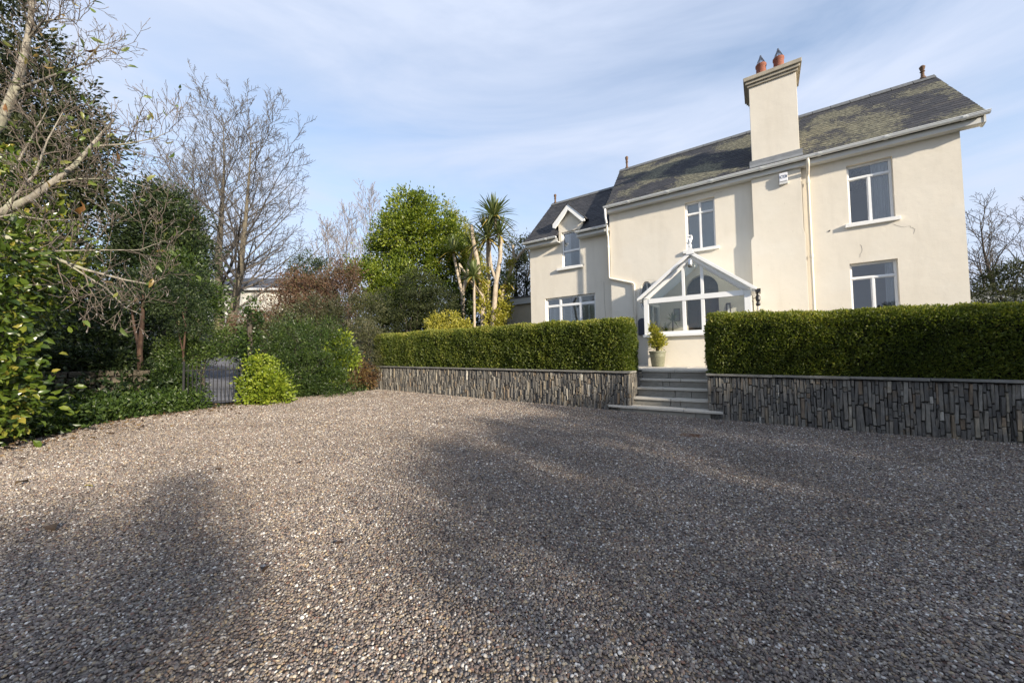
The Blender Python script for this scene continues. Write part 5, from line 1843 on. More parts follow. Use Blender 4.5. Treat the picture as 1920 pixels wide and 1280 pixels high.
# the big green tree, its golden neighbour and what grows below
bush('broadleaf_tree', 'large rounded bright green tree left of the cordyline', 'tree', -4.7, 18.6,
     [(-5.0, 18.5, 8.3, 1.15, 1.1, 1.15), (-4.1, 18.6, 8.1, 1.1, 1.1, 1.1), (-5.9, 18.5, 7.4, 1.05, 1.1, 1.0), (-4.9, 18.2, 7.1, 1.5, 1.2, 1.2), (-3.4, 18.5, 7.3, 1.05, 1.0, 1.0), (-6.4, 18.5, 6.3, .9, .9, .85), (-3.0, 18.4, 6.2, 1.1, 1.0, 1.0), (-4.4, 18.0, 5.6, 1.5, 1.1, 1.1), (-5.8, 18.2, 5.2, 1.1, 1.0, .9), (-5.3, 18.6, 9.2, .55, .55, .5), (-4.5, 18.6, 9.0, .6, .6, .55), (-2.6, 18.5, 5.0, .9, .9, .9), (-6.3, 18.3, 4.3, .9, .9, .8)],
     42000, .125, 'lime_leaf', .30, 75, .55, r0=.14, inner=.72, up=.15)
bush('broadleaf_shrub', 'lime green shrub filling the gap under the large rounded tree', 'shrub', -5.6, 16.9,
     [(-6.6, 16.9, 4.6, .9, .8, .9), (-5.6, 16.8, 4.2, 1.0, .8, .9), (-5.0, 16.8, 5.0, .8, .7, .7), (-6.3, 16.6, 3.4, 1.0, .8, .9), (-5.0, 16.6, 3.2, .9, .7, .8), (-7.0, 16.7, 5.3, .5, .5, .5)],
     14000, .11, 'lime_leaf', .22, 40, .55, r0=.06, inner=.55, tshift=-.06)
bush('golden_conifer', 'golden green conifer showing behind the right shoulder of the large tree', 'tree', -3.3, 21.2,
     [(-3.4, 21.2, 9.6, .35, .35, .7), (-3.2, 21.2, 8.6, .75, .7, .9), (-2.7, 21.2, 7.9, .7, .7, .8), (-2.2, 21.2, 7.3, .6, .6, .8), (-3.0, 21.2, 7.0, 1.1, .9, 1.1), (-2.2, 21.0, 6.1, .9, .8, 1.0)],
     11000, .13, 'gold_leaf', .22, 40, .35, r0=.12, inner=.5, up=.5, tshift=-.28)
bush('yew_shrub', 'dark olive spreading yew shrub in front of the large green tree', 'shrub', -4.1, 15.1,
     [(-4.6, 15.1, 3.5, .95, .8, .6), (-3.7, 15.1, 4.1, .85, .8, .6), (-3.0, 15.1, 3.5, .85, .8, .55), (-4.2, 15.0, 2.9, 1.2, .8, .55), (-5.3, 15.0, 2.6, .7, .7, .5), (-3.1, 14.9, 2.7, .9, .8, .5), (-4.0, 15.1, 4.5, .35, .4, .35)],
     17000, .10, 'conifer_leaf', .25, 45, .28, r0=.07, inner=.45, up=.0, flat=.45, tshift=.08)
bush('variegated_shrub', 'low yellow variegated shrub just behind the left hedge', 'shrub', -2.6, 14.2,
     [(-2.9, 14.2, 2.5, .4, .4, .35), (-2.45, 14.2, 2.6, .45, .4, .38), (-2.0, 14.2, 2.35, .4, .4, .3), (-2.5, 14.1, 2.1, .7, .5, .35)], 4200, .085, 'gold_leaf', .12, 25, .45, r0=.02, inner=.5, tshift=.08)
bush('broadleaf_shrub', 'leafy green shrub standing behind the cordyline trunks', 'shrub', -1.9, 17.8,
     [(-2.5, 17.8, 4.0, .9, .8, .9), (-1.5, 17.8, 4.2, .9, .8, .9), (-.7, 17.8, 3.8, .8, .8, 1.0), (-1.9, 17.5, 3.0, 1.4, .8, .9), (-1.9, 17.8, 5.0, .7, .7, .7), (-.6, 17.7, 4.8, .6, .6, .6)],
     14000, .10, 'mid_leaf', .22, 40, .5, r0=.05, inner=.5, tshift=.08)
bush('conifer_tree', 'dark conifer beside the left corner of the house', 'tree', .35, 20.2,
     [(.35, 20.2, 6.9, .55, .6, .9), (.2, 20.2, 5.9, .9, .8, 1.0), (.9, 20.2, 5.9, .8, .8, 1.0), (.4, 20.1, 4.7, 1.1, .9, 1.1), (1.2, 20.2, 7.0, .6, .6, .8), (.3, 20.1, 3.6, 1.2, .9, 1.0)],
     11000, .12, 'conifer_leaf', .26, 40, .4, r0=.1, inner=.5, up=.2)

# cordyline with several trunks, ivy on them
e = plant('cordyline_tree', 'multi stemmed cordyline with two spiky heads and ivy covered trunks by the house corner', 'tree', -1.05, 15.4, 'cordylines')
l = e.location


def rl(*pts):
    return [(x - l.x, y - l.y, z - l.z) for x, y, z in pts]


m_ = MB()
m_.tube(rl((-1.15, 15.4, .8), (-1.2, 15.45, 2.4), (-1.22, 15.5, 3.65), (-1.40, 15.4, 5.22), (-1.57, 15.3, 6.21), (-1.61, 15.3, 6.75)), [.14, .13, .11, .10, .08, .06], 9)
m_.tube(rl((-.85, 15.3, .9), (-.78, 15.3, 2.7), (-.62, 15.3, 4.28), (-.43, 15.3, 5.3), (-.40, 15.3, 5.97), (-.56, 15.3, 6.55), (-.66, 15.3, 7.1)), [.13, .12, .10, .09, .085, .075, .06], 9)
m_.tube(rl((-.62, 15.3, 4.35), (-.80, 15.35, 4.9), (-.88, 15.4, 5.6), (-.82, 15.45, 6.2)), [.07, .06, .06, .05], 8)
m_.tube(rl((-1.0, 15.6, 2.6), (-.93, 15.6, 4.34), (-.98, 15.6, 5.4), (-.95, 15.5, 6.2)), [.09, .08, .07, .06], 8)
m_.tube(rl((-.80, 15.6, 2.2), (-.32, 15.8, 4.0), (.0, 15.8, 4.94), (.16, 15.8, 5.3), (.12, 15.8, 6.0)), [.12, .11, .09, .075, .05], 8)
m_.tube(rl((.13, 15.8, 5.2), (.45, 15.7, 5.6), (.72, 15.6, 5.85), (.92, 15.6, 6.15)), [.06, .055, .05, .04], 8)
m_.tube(rl((.7, 15.6, 5.82), (.80, 15.6, 5.6), (.84, 15.6, 5.3)), [.035, .03, .02], 6)
m_.tube(rl((-1.19, 15.3, 3.73), (-1.71, 15.1, 4.37), (-2.0, 15.0, 4.85), (-2.10, 15.0, 5.05), (-2.08, 15.0, 4.6)), [.07, .06, .045, .04, .02], 7)
m_.tube(rl((-1.5, 14.8, .8), (-1.5, 14.8, 2.7), (-1.49, 14.8, 4.0), (-1.51, 14.8, 4.4)), [.06, .055, .05, .05], 8)
m_.build('trunk', 'cordyline_bark', e, smooth=True)
for k, (p, n, L_) in enumerate((((-.67, 15.3, 7.05), 120, 1.15), ((-.97, 15.5, 6.2), 110, 1.2), ((-.45, 15.3, 6.25), 60, 1.0), ((-1.51, 14.8, 4.45), 75, .85), ((-.10, 15.7, 4.3), 45, .65))):
    rosette('leaf_head', e, rl(p)[0], n, L_, 60 + k, width=.07, dead=.10)
crown('ivy', rel([(-.45, 15.5, 2.6, .38, .3, .9), (-.2, 15.6, 3.6, .28, .26, .6), (-.75, 15.3, 2.4, .4, .3, .8), (-1.15, 15.35, 3.6, .2, .2, .8), (.05, 15.75, 4.9, .16, .16, .5), (-1.1, 15.35, 4.6, .14, .14, .5), (-.3, 15.5, 1.6, .5, .35, .6)], e), 5200, .10, 'gold_leaf', e, .12, 22, .75, inner=.75, tshift=-.02)
e = plant('cordyline_tree', 'cordyline with drooping heads half hidden against the large green tree', 'tree', -2.2, 17.0, 'cordylines')
l = e.location
m_ = MB()
m_.tube(rl((-2.2, 17, 1), (-2.25, 17, 4.0), (-1.95, 17.1, 5.6), (-1.75, 17.1, 6.2)), [.11, .10, .08, .06], 8).tube(rl((-2.25, 17, 4.0), (-2.5, 17, 5.2), (-2.65, 17, 6.0)), [.08, .07, .06], 8)
m_.build('trunk', 'cordyline_bark', e, smooth=True)
rosette('leaf_head', e, rl((-1.75, 17.1, 6.3))[0], 75, 1.05, 81, width=.06, dead=.15)
rosette('leaf_head', e, rl((-2.65, 17.0, 6.1))[0], 70, 1.0, 82, width=.06, dead=.15)

# bare tall trees on the bank
TALL = [dict(seg=9, wob=.035, up=.04, kids=40, taper=.86), dict(seg=7, wob=.07, up=.070, kids=10, len=.52, ang=.98, rr=.36, taper=.85), dict(seg=4, wob=.10, up=.06, kids=7, len=.36, ang=.65, rr=.55, taper=.8),
        dict(seg=3, wob=.14, up=.06, kids=0, len=.5, ang=.7, rr=.6, minr=.010)]
for s_, f_ in zip(TALL, (.16, .2, .2, .3)):
    s_['from'] = f_


def bare_tree(label, x, y, z0, pts, r0, seed, group, spec=TALL, bark='tall_bark', sub=None):
    e = empty('bare_tree', (x, y, ground_height(x, y)), label, 'tree', group)
    r_ = random.Random(seed)
    lz = e.location.z
    P = [Vector((a - x, b - y, c - lz)) for a, b, c in pts]
    mt = MB()
    n = len(P)
    mt.tube(P, [r0 * (1 - i / (n - 1)) ** 1.25 + .012 for i in range(n)], 9)
    mt.build('trunk', bark, e, smooth=True)
    mb = MB()
    tips = []
    sp = spec
    tot = P[-1].z
    ang = r_.random() * 6
    for k in range(sp[0]['kids']):
        f = sp[0]['from'] + (1 - sp[0]['from']) * (k + r_.random() * .7) / sp[0]['kids']
        t_ = f * (n - 1)
        i = min(int(t_), n - 2)
        q_ = P[i].lerp(P[i + 1], t_ - i)
        base = (P[i + 1] - P[i]).normalized()
        ang += 2.4 + r_.uniform(-.5, .5)
        side = base.cross(Vector((math.cos(ang), math.sin(ang), .05))).normalized()
        a_ = sp[1]['ang'] * r_.uniform(.8, 1.15) * (1.12 - .35 * f)
        d = (base * math.cos(a_) + side * math.sin(a_)).normalized()
        ln = tot * sp[1]['len'] * (1.1 - .72 * f) * r_.uniform(.75, 1.15)
        rr = max(r0 * (1 - f) ** 1.2 * sp[1]['rr'], .022)
        grow(mb, q_, d, ln, rr, 1, sp, tips, r_, 5)
    mb.build('branches', 'tall_twig' if bark == 'tall_bark' else bark, e)
    return e


GT = 'bare trees in winter on the left bank'
bare_tree('tall bare tree with the straight lichened trunk, middle of the left group', -19.1, 24, 3, [(-19.1, 24, 1.6), (-19.15, 24, 5.5), (-19.2, 24, 8.5), (-19.0, 24, 11.5), (-18.9, 24, 14.2), (-19.0, 24, 17.4)], .34, 1, GT)
WIDE = [dict(d_) for d_ in TALL]
WIDE[1]['len'] = .66
bare_tree('tall bare tree with a leaning trunk base, rightmost of the left group', -17.1, 22.3, 3, [(-17.5, 22.3, 1.5), (-16.9, 22.3, 4.2), (-16.5, 22.3, 7), (-16.2, 22.3, 10), (-16.0, 22.3, 12.8), (-15.9, 22.3, 15.0)], .30, 2, GT, WIDE)
bare_tree('slimmer bare tree behind the straight trunk, its base hidden by the dark evergreen', -22.2, 26, 3, [(-22.2, 26, 1.9), (-22.2, 26, 7), (-22.3, 26, 11), (-22.5, 26, 12.6), (-22.7, 26, 14.6)], .26, 3, GT)
bare_tree('leftmost bare tree of the group, its twigs touching the magnolia twigs', -24.5, 27, 3, [(-24.3, 27, 2.1), (-24.6, 27, 7), (-24.9, 27, 10), (-25.2, 27, 13.4)], .24, 4, GT)
FAR = [dict(seg=7, wob=.04, up=.05, kids=22, taper=.86), dict(seg=4, wob=.07, up=.10, kids=7, len=.42, ang=.55, rr=.45, taper=.85), dict(seg=3, wob=.1, up=.09, kids=4, len=.5, ang=.5, rr=.6, taper=.8), dict(seg=2, wob=.1, up=.06, kids=0, len=.6, ang=.45, rr=.7, minr=.012)]
for s_, f_ in zip(FAR, (.25, .2, .2, .3)):
    s_['from'] = f_
GF = 'distant grey bare trees behind the shrubs'
bare_tree('distant grey bare tree with a tall pointed top beside the large green tree', -11.6, 30, 3, [(-11.6, 30, 2.5), (-11.6, 30, 7), (-11.5, 30, 11), (-11.6, 30, 14.3)], .16, 5, GF, FAR, 'far_twig')
bare_tree('distant grey bare tree with a broad fine crown, middle of three', -13.4, 30.4, 3, [(-13.5, 30.4, 2.5), (-13.4, 30.4, 7), (-13.7, 30.4, 10), (-13.5, 30.4, 12.9)], .15, 6, GF, FAR, 'far_twig')
bare_tree('distant grey bare tree, lowest and leftmost of three', -14.6, 29, 3, [(-14.6, 29, 2.5), (-14.7, 29, 6), (-14.4, 29, 9), (-14.6, 29, 11.6)], .13, 7, GF, FAR, 'far_twig')
RGT = [dict(seg=6, wob=.05, up=.03, kids=16, taper=.86), dict(seg=5, wob=.09, up=.07, kids=7, len=.6, ang=.85, rr=.55, taper=.85), dict(seg=4, wob=.11, up=.05, kids=5, len=.5, ang=.7, rr=.6, taper=.8), dict(seg=3, wob=.12, up=.04, kids=0, len=.5, ang=.7, rr=.6, minr=.009)]
for s_, f_ in zip(RGT, (.3, .2, .2, .3)):
    s_['from'] = f_
GR = 'bare trees behind the right end of the house'
bare_tree('bare spreading tree at the right edge behind the evergreen shrub', 28.2, 20.5, 0, [(27.5, 20.5, 0), (27.4, 20.5, 3.0), (26.9, 20.5, 5), (26.6, 20.5, 6.6), (26.5, 20.5, 8.6)], .18, 8, GR, RGT, 'dark_bark')
bare_tree('lower bare tree just right of the house wall', 29.2, 22.5, 0, [(29.4, 22.5, 0), (29.3, 22.5, 2.5), (29.1, 22.5, 4.5), (28.8, 22.5, 7.2)], .15, 9, GR, RGT, 'dark_bark')
bare_tree('bare tree at the far right, cut off by the picture edge', 31, 21, 0, [(30.6, 21, 0), (30.4, 21, 3), (30.0, 21, 5.5), (29.8, 21, 8.8)], .17, 10, GR, RGT, 'dark_bark')
bush('evergreen_shrub', 'dark layered evergreen shrub right of the house above the hedge', 'shrub', 15.8, 11.5,
     [(15.25, 11.5, 3.05, .6, .6, .42), (14.75, 11.5, 2.75, .5, .5, .35), (15.75, 11.5, 3.5, .6, .6, .4), (15.9, 11.5, 3.3, .7, .7, .45), (16.6, 11.5, 3.4, .8, .8, .6), (15.2, 11.5, 2.8, .7, .7, .4), (16.0, 11.3, 2.4, 1.1, .8, .5), (17.6, 11.6, 2.8, 1.0, .9, .9), (14.8, 11.4, 2.2, .5, .6, .4), (16.2, 11.3, 1.7, 1.3, .9, .6)],
     13000, .085, 'conifer_leaf', .22, 40, .35, r0=.05, inner=.5, flat=.5, tshift=.08)

# ------------------------------------------------------------------ far house and outbuildings
fb = empty('far_house', (-25.5, 35, ground_height(-25.5, 35)), 'distant white walled house with a grey slate roof behind the bare trees', 'house', None, R(4))
zf = fb.location.z
m_ = MB().box(-6.2, 6.2, 0, 6, 0, 8.15 - zf)
m_.build('wall', 'far_white_wall', fb)
MB().extr([(-.45, 7.95 - zf), (-.45, 8.05 - zf), (3, 9.7 - zf), (6.4, 8.05 - zf), (6.4, 7.95 - zf), (3, 9.55 - zf)], 'x', -6.5, 6.5).build('roof', 'far_slate', fb)
MB().box(-6.5, 6.5, -.50, -.455, 7.85 - zf, 8.04 - zf).build('gutter', 'white_paint', fb)
ob = empty('outbuilding', (.35, 17.1, ground_height(.35, 17.1)), 'flat roofed cream outbuilding between the cordyline and the house corner', 'outbuilding', None, HROT)
zo = ob.location.z
MB().box(-1.2, 2.6, 0, 3, 0, 3.62 - zo).build('wall', 'outbuilding_wall', ob)
MB().box(-1.3, 2.7, -.16, -.12, 3.58 - zo, 3.86 - zo).box(-1.34, -1.302, -.119, 3.1, 3.58 - zo, 3.86 - zo).build('fascia', 'outbuilding_trim', ob)
MB().box(-1.36, 2.72, -.2, 3.2, 3.862 - zo, 3.93 - zo).build('roof', 'felt_roof', ob)
ob = empty('outbuilding', (17.2, 13.2, ground_height(17.2, 13.2)), 'low grey roofed outbuilding at the right end of the house', 'outbuilding', None, HROT)
zo = ob.location.z
MB().box(-2.2, 1.6, 0, 3, 0, 2.75 - zo).build('wall', 'outbuilding_wall', ob)
MB().box(-2.3, 1.7, -.16, -.12, 2.75 - zo, 3.06 - zo).build('fascia', 'outbuilding_trim', ob)
MB().box(-2.35, 1.75, -.2, 3.2, 3.062 - zo, 3.20 - zo).build('roof', 'felt_roof', ob)

# ------------------------------------------------------------------ magnolia at the left edge
mg = plant('magnolia_tree', 'bare lichened magnolia with a few curled leaves reaching in from the left edge', 'tree', -9.7, 5.6)
l = mg.location
LIMBS = [([(-9.7, 5.6, 0.2), (-9.5, 5.6, 1.6), (-9.1, 5.6, 2.9), (-8.68, 5.6, 3.3), (-7.87, 5.6, 3.58), (-7.51, 5.7, 3.87), (-7.09, 5.9, 4.48), (-6.78, 6.2, 5.45)], [.16, .14, .12, .09, .075, .06, .042, .02]),
         ([(-9.5, 5.6, 1.6), (-9.75, 6.0, 3.4), (-9.59, 6.4, 4.98), (-9.04, 6.4, 5.51), (-8.73, 6.4, 6.33), (-8.57, 6.4, 7.21), (-8.49, 6.4, 8.3)], [.13, .12, .10, .085, .075, .055, .025]),
         ([(-8.75, 6.4, 6.15), (-8.17, 6.3, 6.24), (-7.58, 6.2, 6.34), (-7.31, 6.2, 6.45), (-7.08, 6.2, 6.76)], [.035, .028, .02, .014, .008]),
         ([(-9.3, 5.6, 2.3), (-8.3, 5.2, 3.1), (-7.46, 5.0, 3.19), (-7.01, 5.0, 3.04), (-6.60, 5.2, 2.79), (-6.29, 5.4, 2.63), (-5.91, 5.6, 2.51), (-5.6, 5.65, 2.45), (-5.39, 5.7, 2.56)], [.09, .07, .05, .042, .034, .026, .018, .012, .006]),
         ([(-6.45, 5.3, 2.7), (-6.08, 5.5, 2.36), (-5.85, 5.55, 2.08), (-5.65, 5.6, 1.97)], [.018, .013, .009, .005]),
         ([(-6.7, 5.15, 2.84), (-6.2, 5.5, 2.95), (-5.8, 5.7, 3.0), (-5.49, 5.8, 3.18)], [.016, .012, .008, .005]),
         ([(-7.3, 5.8, 4.15), (-7.0, 5.9, 4.25), (-6.5, 6.0, 4.3), (-5.95, 6.2, 4.15)], [.022, .016, .011, .005]),
         ([(-6.95, 6.0, 4.85), (-6.6, 6.2, 5.0), (-6.2, 6.3, 5.15), (-5.85, 6.3, 5.3)], [.02, .014, .009, .005]),
         ([(-7.87, 5.6, 3.58), (-7.6, 5.8, 4.3), (-7.55, 5.9, 4.9), (-7.4, 6.0, 5.5)], [.03, .022, .014, .006]),
         ([(-8.68, 5.6, 3.3), (-8.2, 5.9, 4.2), (-7.95, 6.0, 5.0), (-7.8, 6.1, 5.6)], [.035, .025, .015, .006]),
         ([(-7.46, 5.0, 3.19), (-7.0, 5.1, 3.35), (-6.6, 5.2, 3.3), (-6.2, 5.3, 3.35)], [.025, .018, .011, .005]),
         ([(-8.57, 6.4, 7.1), (-8.2, 6.3, 7.3), (-7.85, 6.3, 7.35), (-7.5, 6.3, 7.3)], [.03, .02, .012, .006])]
m_, tw = MB(), MB()
tips = []
r_ = random.Random(31)
SPM = [dict(seg=4, wob=.14, up=.06, kids=4, taper=.7, **{'from': .25}), dict(seg=4, wob=.17, up=.07, kids=4, len=.62, ang=.8, rr=.65, taper=.6, cone=False, **{'from': .25}), dict(seg=3, wob=.17, up=.08, kids=0, len=.5, ang=.7, rr=.7, minr=.0035, **{'from': .3})]
for pts, rad in LIMBS:
    P = [Vector(p) - l for p in pts]
    m_.tube(P, [q_ * .78 for q_ in rad], 9)
    st_ = 3 if pts[0][2] < 2.5 else 0
    for i in range(st_, len(P) - 1):
        nk = 2 if pts[0][2] < 3.2 and i > 3 and pts[0][0] > -9.4 else (3 if pts[0][2] < 3.2 else 5)
        for k in range(nk):
            q_ = P[i].lerp(P[i + 1], (k + r_.random()) / nk)
            base = (P[i + 1] - P[i]).normalized()
            a_ = r_.random() * 6.283
            side = base.cross(Vector((math.cos(a_), math.sin(a_), .4))).normalized()
            d = (base * .55 + side * .7 + Vector((.1, 0, .15))).normalized()
            grow(tw, q_, d, r_.uniform(.28, .75), min(.010, rad[i] * .45), 0, SPM, tips, r_, 4)
m_.build('trunk', 'grey_bark', mg, smooth=True)
tw.build('twigs', 'twig_bark', mg)
tp = np.array([t_[0] for t_ in tips])
td = np.array([t_[1] for t_ in tips])
LEAF_SHAPES = []
for mat_ in ('magnolia_leaf', 'glossy_leaf'):
    row = []
    for k in range(10):
        V, F, T = leaves(np.zeros((1, 3)), np.array([[1.0, 0, 0]]), 1.0, .36 if mat_ == 'magnolia_leaf' else .56, np.array([(k + .5) / 10]), .25, True)
        me = np_mesh('leaf', V, F, T, True)
        me.materials.append(MATS[mat_])
        row.append(me)
    LEAF_SHAPES.append(row)


def single_leaf(parent, p, d, L_, shapes_, r_):
    o = bpy.data.objects.new('leaf', r_.choice(shapes_))
    COL.objects.link(o)
    o.parent = parent
    o.matrix_local = Matrix.Translation(p) @ Vector(d).to_track_quat('X', 'Z').to_matrix().to_4x4() @ Matrix.Rotation(r_.uniform(-1.2, 1.2), 4, 'X') @ Matrix.Scale(L_, 4)


for i_ in r_.sample(range(len(tips)), 170):
    t_, d = tips[i_]
    dd = d * .6 + Vector((r_.gauss(.3, .35), r_.gauss(0, .35), r_.gauss(-.25, .35)))
    single_leaf(mg, t_, dd, r_.uniform(.10, .19), LEAF_SHAPES[0], r_)
bd = MB()
for t_, d in tips:
    if r_.random() < .30:
        L_ = r_.uniform(.025, .042)
        bd.tube([t_, t_ + d * L_ * .45, t_ + d * L_], [.003, L_ * .18, .001], 5)
bd.build('buds', 'far_twig', mg)

# broad leaved climber at the left edge
bush('evergreen_shrub', 'big dense evergreen shrub, unseen, added outside the left edge to shade the bank', 'shrub', -8.9, 4.4,  # out of view, added to darken the bank behind it
     [(-8.4, 4.3, 1.4, .8, .8, 1.3), (-9.3, 4.4, 2.0, 1.0, .9, 1.8), (-8.8, 4.6, 3.8, .9, .8, 1.1), (-10.2, 4.6, 2.6, 1.0, .9, 2.2)], 12000, .11, 'dark_leaf', .22, 40, .55, r0=.06, inner=.3)
e = plant('climbing_shrub', 'glossy broad leaved green climber hanging down the left edge over the gravel', 'shrub', -6.9, 4.7)
stems(e, [(-6.5, 4.7, 1.5), (-6.9, 4.8, 2.6), (-7.2, 5.1, 3.6), (-6.3, 4.6, .9)], .03, 'twig_bark', base_spread=.3)
crown('crown', rel([(-6.75, 4.6, 2.05, .38, .4, .5), (-6.85, 4.6, 1.4, .55, .45, .55), (-6.62, 4.55, .85, .52, .45, .45), (-7.1, 4.7, .6, .7, .5, .55), (-6.9, 4.8, 2.7, .5, .4, .5), (-7.7, 4.8, 1.8, .7, .5, 1.4)], e), 5200, .11, 'glossy_leaf', e, .20, 9, .55, up=-.15, out=.6, big=True, inner=.45)
r_ = random.Random(51)
Cp, Cn = blob_shell(rel([(-6.70, 4.55, 2.05, .40, .42, .5), (-6.80, 4.55, 1.4, .58, .47, .55), (-6.55, 4.5, .85, .56, .47, .45)], e), 900, .97)
n_ = 0
for p, nn_ in zip(Cp, Cn):
    if nn_[0] * .75 - nn_[1] * .6 < .15 or n_ >= 280:
        continue
    n_ += 1
    single_leaf(e, Vector(p), Vector(nn_) * .8 + Vector((r_.gauss(0, .4), r_.gauss(0, .4), r_.gauss(-.3, .35))), r_.uniform(.075, .125), LEAF_SHAPES[1], r_)
e = plant('climbing_shrub', 'yellow green leaves of a climber scrambling up through the magnolia limbs', 'shrub', -8.0, 5.9)
stems(e, [(-7.5, 5.9, 3.2), (-8.0, 5.9, 4.3), (-8.6, 6.0, 4.6)], .02, 'twig_bark', base_spread=.2)
crown('crown', rel([(-7.6, 5.9, 3.3, .5, .4, .45), (-8.1, 6.0, 4.2, .5, .4, .4), (-8.6, 6.0, 3.6, .7, .4, .6), (-7.2, 5.8, 2.7, .45, .4, .4), (-8.9, 6.1, 4.7, .5, .4, .4), (-7.9, 5.9, 2.4, .8, .4, .5)], e), 3200, .10, 'glossy_leaf', e, .16, 10, .5, up=0, big=True, inner=.3, tshift=.08)

# ------------------------------------------------------------------ ground cover, litter, single fallen leaves
def ground_cover(name, x0, x1, y0, y1, n, L, mat, cond, hz=.18, per=14):
    nc = n // per
    x, y = rng.uniform(x0, x1, nc), rng.uniform(y0, y1, nc)
    m = cond(x, y)
    x, y = x[m], y[m]
    idx = np.repeat(np.arange(len(x)), per)
    px = x[idx] + rng.normal(0, .07, len(idx))
    py = y[idx] + rng.normal(0, .07, len(idx))
    pz = np.maximum(ground_z(px, py), gz(px, py)) + hz * rng.random(len(idx)) ** 1.5 + .01
    P = np.stack([px, py, pz], 1)
    D = rng.normal(size=P.shape) * .6 + np.array([.25, -.35, .55])
    tc = rng.random(len(x))
    t_ = np.clip(.45 + .3 * (tc[idx] - .5) + .18 * rng.normal(size=len(P)), .02, .98)
    V, F, T = leaves(P, D, L * (.6 + .8 * rng.random(len(P))), L * .6, t_, .2)
    return link(name, np_mesh(name, V, F, T), mat, kind='stuff')


def near_edge(lo, hi):
    def f(x, y):
        d = left_of_border(x, y)
        return (d > lo) & (d < hi * (.6 + .4 * rng.random(len(x)))) & ~((np.hypot(x + 6.85, y - 8.85) < .55) & (d > .1))
    return f


ground_cover('ground_ivy', -9.5, -5.0, 5.4, 8.3, 26000, .075, 'mid_leaf', near_edge(.02, 1.5), .35)
ground_cover('ground_cover_leaves', -9.0, -4.0, 8.6, 13.0, 15000, .06, 'mid_leaf', near_edge(.05, .9), .25)
def off_lane(x, y):
    s_ = np.clip(((x + 6.75) * dirp.x + (y - 8.75) * dirp.y), 0, 9)
    return near_edge(1.0, 9)(x, y) & (np.hypot(x + 6.75 - dirp.x * s_, y - 8.75 - dirp.y * s_) > .95)


ground_cover('bank_ivy', -16, -6, 6.0, 16, 34000, .10, 'dark_leaf', off_lane, .5)
xl, yl = rng.uniform(-8.2, -5.2, 2600), rng.uniform(2.5, 9.2, 2600)
d = left_of_border(xl, yl)
edge = np.interp(yl, [2.6, 4.3, 5.5, 6.6, 8.4, 9.2], [-7.0, -6.55, -6.8, -7.2, -6.6, -6.25])
m = (rng.random(2600) < np.exp(-np.abs(xl - edge) / .5))
P = np.stack([xl[m], yl[m], np.maximum(gz(xl[m], yl[m]), ground_z(xl[m], yl[m])) + .02], 1)
D = rng.normal(size=P.shape) * np.array([1, 1, .15])
V, F, T = leaves(P, D, .06 * (.5 + rng.random(len(P))), .03, rng.random(len(P)) * .92, .3, True)
link('leaf_litter', np_mesh('leaf_litter', V, F, T), 'dead_leaf', kind='stuff')

FL = [(-3.28, 2.59, .17, .45, 'long tan and brown fallen leaf, largest on the gravel at lower left'), (-3.88, 3.36, .075, .99, 'small bright yellow fallen leaf on the gravel at the left'),
      (-4.55, 3.39, .15, .62, 'curled orange brown fallen leaf on the gravel by the left edge'), (-2.30, 4.06, .07, .03, 'small dark fallen leaf on the sunlit gravel, farthest from the viewer'),
      (-1.14, 2.35, .06, .06, 'dark fallen leaf standing on edge in the middle of the gravel'), (-1.37, 2.03, .075, .02, 'dark flat fallen leaf nearest the lower middle of the gravel'),
      (-3.02, 3.85, .07, .12, 'brown fallen leaf just beyond the tip of the gravel shadow'), (-4.0, 2.75, .10, .30, 'olive brown fallen leaf between the tan and the orange ones')]
for x, y, L_, tt, lab in FL:
    P = np.array([[0, 0, .012]])
    D = np.array([[rng.normal(), rng.normal() * .5, .12]])
    V, F, T = leaves(P, D, L_, L_ * .36, np.array([tt]), .35, True)
    o = link('fallen_leaf', np_mesh('fallen_leaf', V, F, T, True), 'dead_leaf')
    o.location = (x, y, float(gz(x, y)) + .02)
    props(o, lab, 'leaf', 'fallen leaves on the gravel')

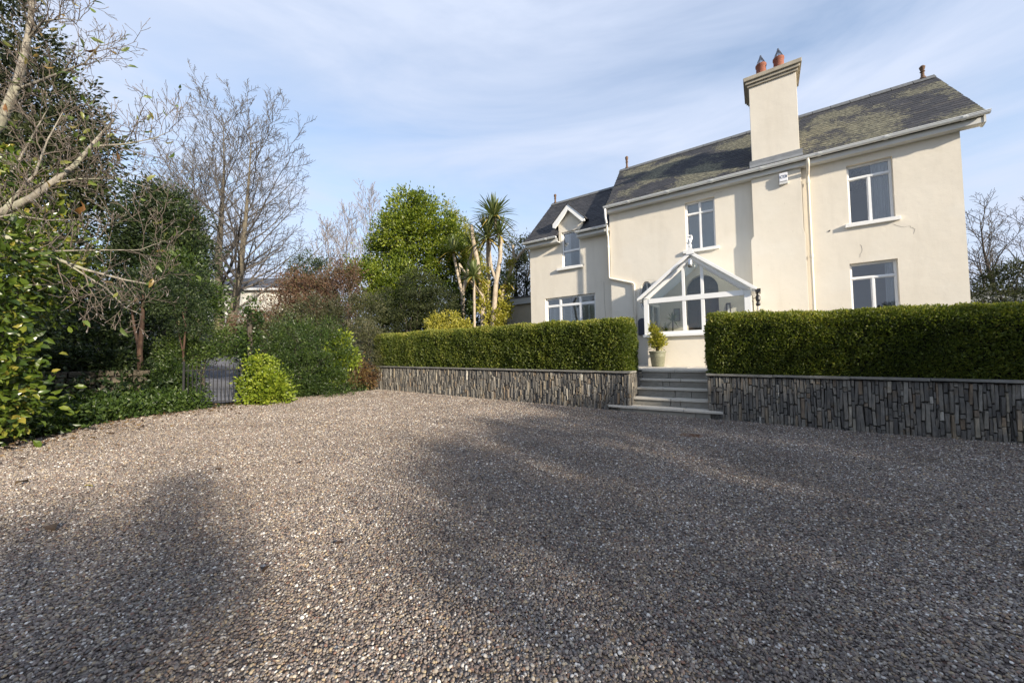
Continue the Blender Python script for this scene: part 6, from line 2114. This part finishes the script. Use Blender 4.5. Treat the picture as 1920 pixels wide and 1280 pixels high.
# ------------------------------------------------------------------ unseen evergreens placed behind the viewpoint to cast the gravel's shade
GB = 'unseen evergreens placed behind the viewpoint for shade'
bush('evergreen_tree', 'unseen rounded evergreen added behind the viewpoint to cast the shade at lower left', 'tree', 2.7, -6.9,  # stands in for the unknown caster of the lower left shadow
     [(1.9, -7.6, 2.3, 1.3, 1.2, 1.5), (3.5, -6.05, 2.3, .95, 1.0, 1.5), (4.12, -5.55, 3.3, .34, .45, .75), (4.0, -5.7, 2.2, .6, .6, 1.4), (2.5, -7.1, 1.2, 1.6, 1.3, 1.2), (.6, -8.4, 2.2, 1.4, 1.2, 1.6), (3.0, -6.6, 1.0, 1.3, 1.1, 1.0)], 21000, .13, 'dark_leaf', .22, 40, .6, r0=.1, group=GB, inner=.2)
bush('evergreen_tree', 'unseen low evergreen added behind the viewpoint to edge the gap of sunlight', 'tree', 6.0, -4.2,
     [(5.75, -4.3, 2.2, .75, .8, 1.6), (6.5, -3.75, 2.5, .95, .8, 1.6), (5.9, -4.3, 1.2, 1.2, .9, 1.2)], 8500, .13, 'dark_leaf', .28, 30, .6, r0=.08, group=GB, inner=.3)
bush('evergreen_tree', 'unseen broad evergreen placed right of the viewpoint to shade the right half of the gravel', 'tree', 9.1, -1.7,
     [(7.6, -2.8, 2.7, 1.2, 1.1, 1.6), (9.1, -1.7, 2.7, 1.4, 1.2, 1.6), (10.5, -.5, 2.55, 1.2, 1.1, 1.6), (9.1, -1.7, 1.4, 2.1, 1.6, 1.4)], 22000, .14, 'dark_leaf', .28, 40, .6, r0=.12, group=GB, inner=.3)
bush('evergreen_tree', 'unseen broad evergreen placed far right of the viewpoint to shade the right hedge and wall', 'tree', 13.2, 1.3,
     [(11.8, .4, 2.15, 1.1, 1.1, 1.6), (13.1, 1.3, 2.25, 1.3, 1.2, 1.5), (14.6, 2.4, 2.15, 1.2, 1.2, 1.6), (13.2, 1.3, 1.4, 2.2, 1.6, 1.4)], 15000, .14, 'dark_leaf', .28, 40, .6, r0=.12, group=GB, inner=.3)
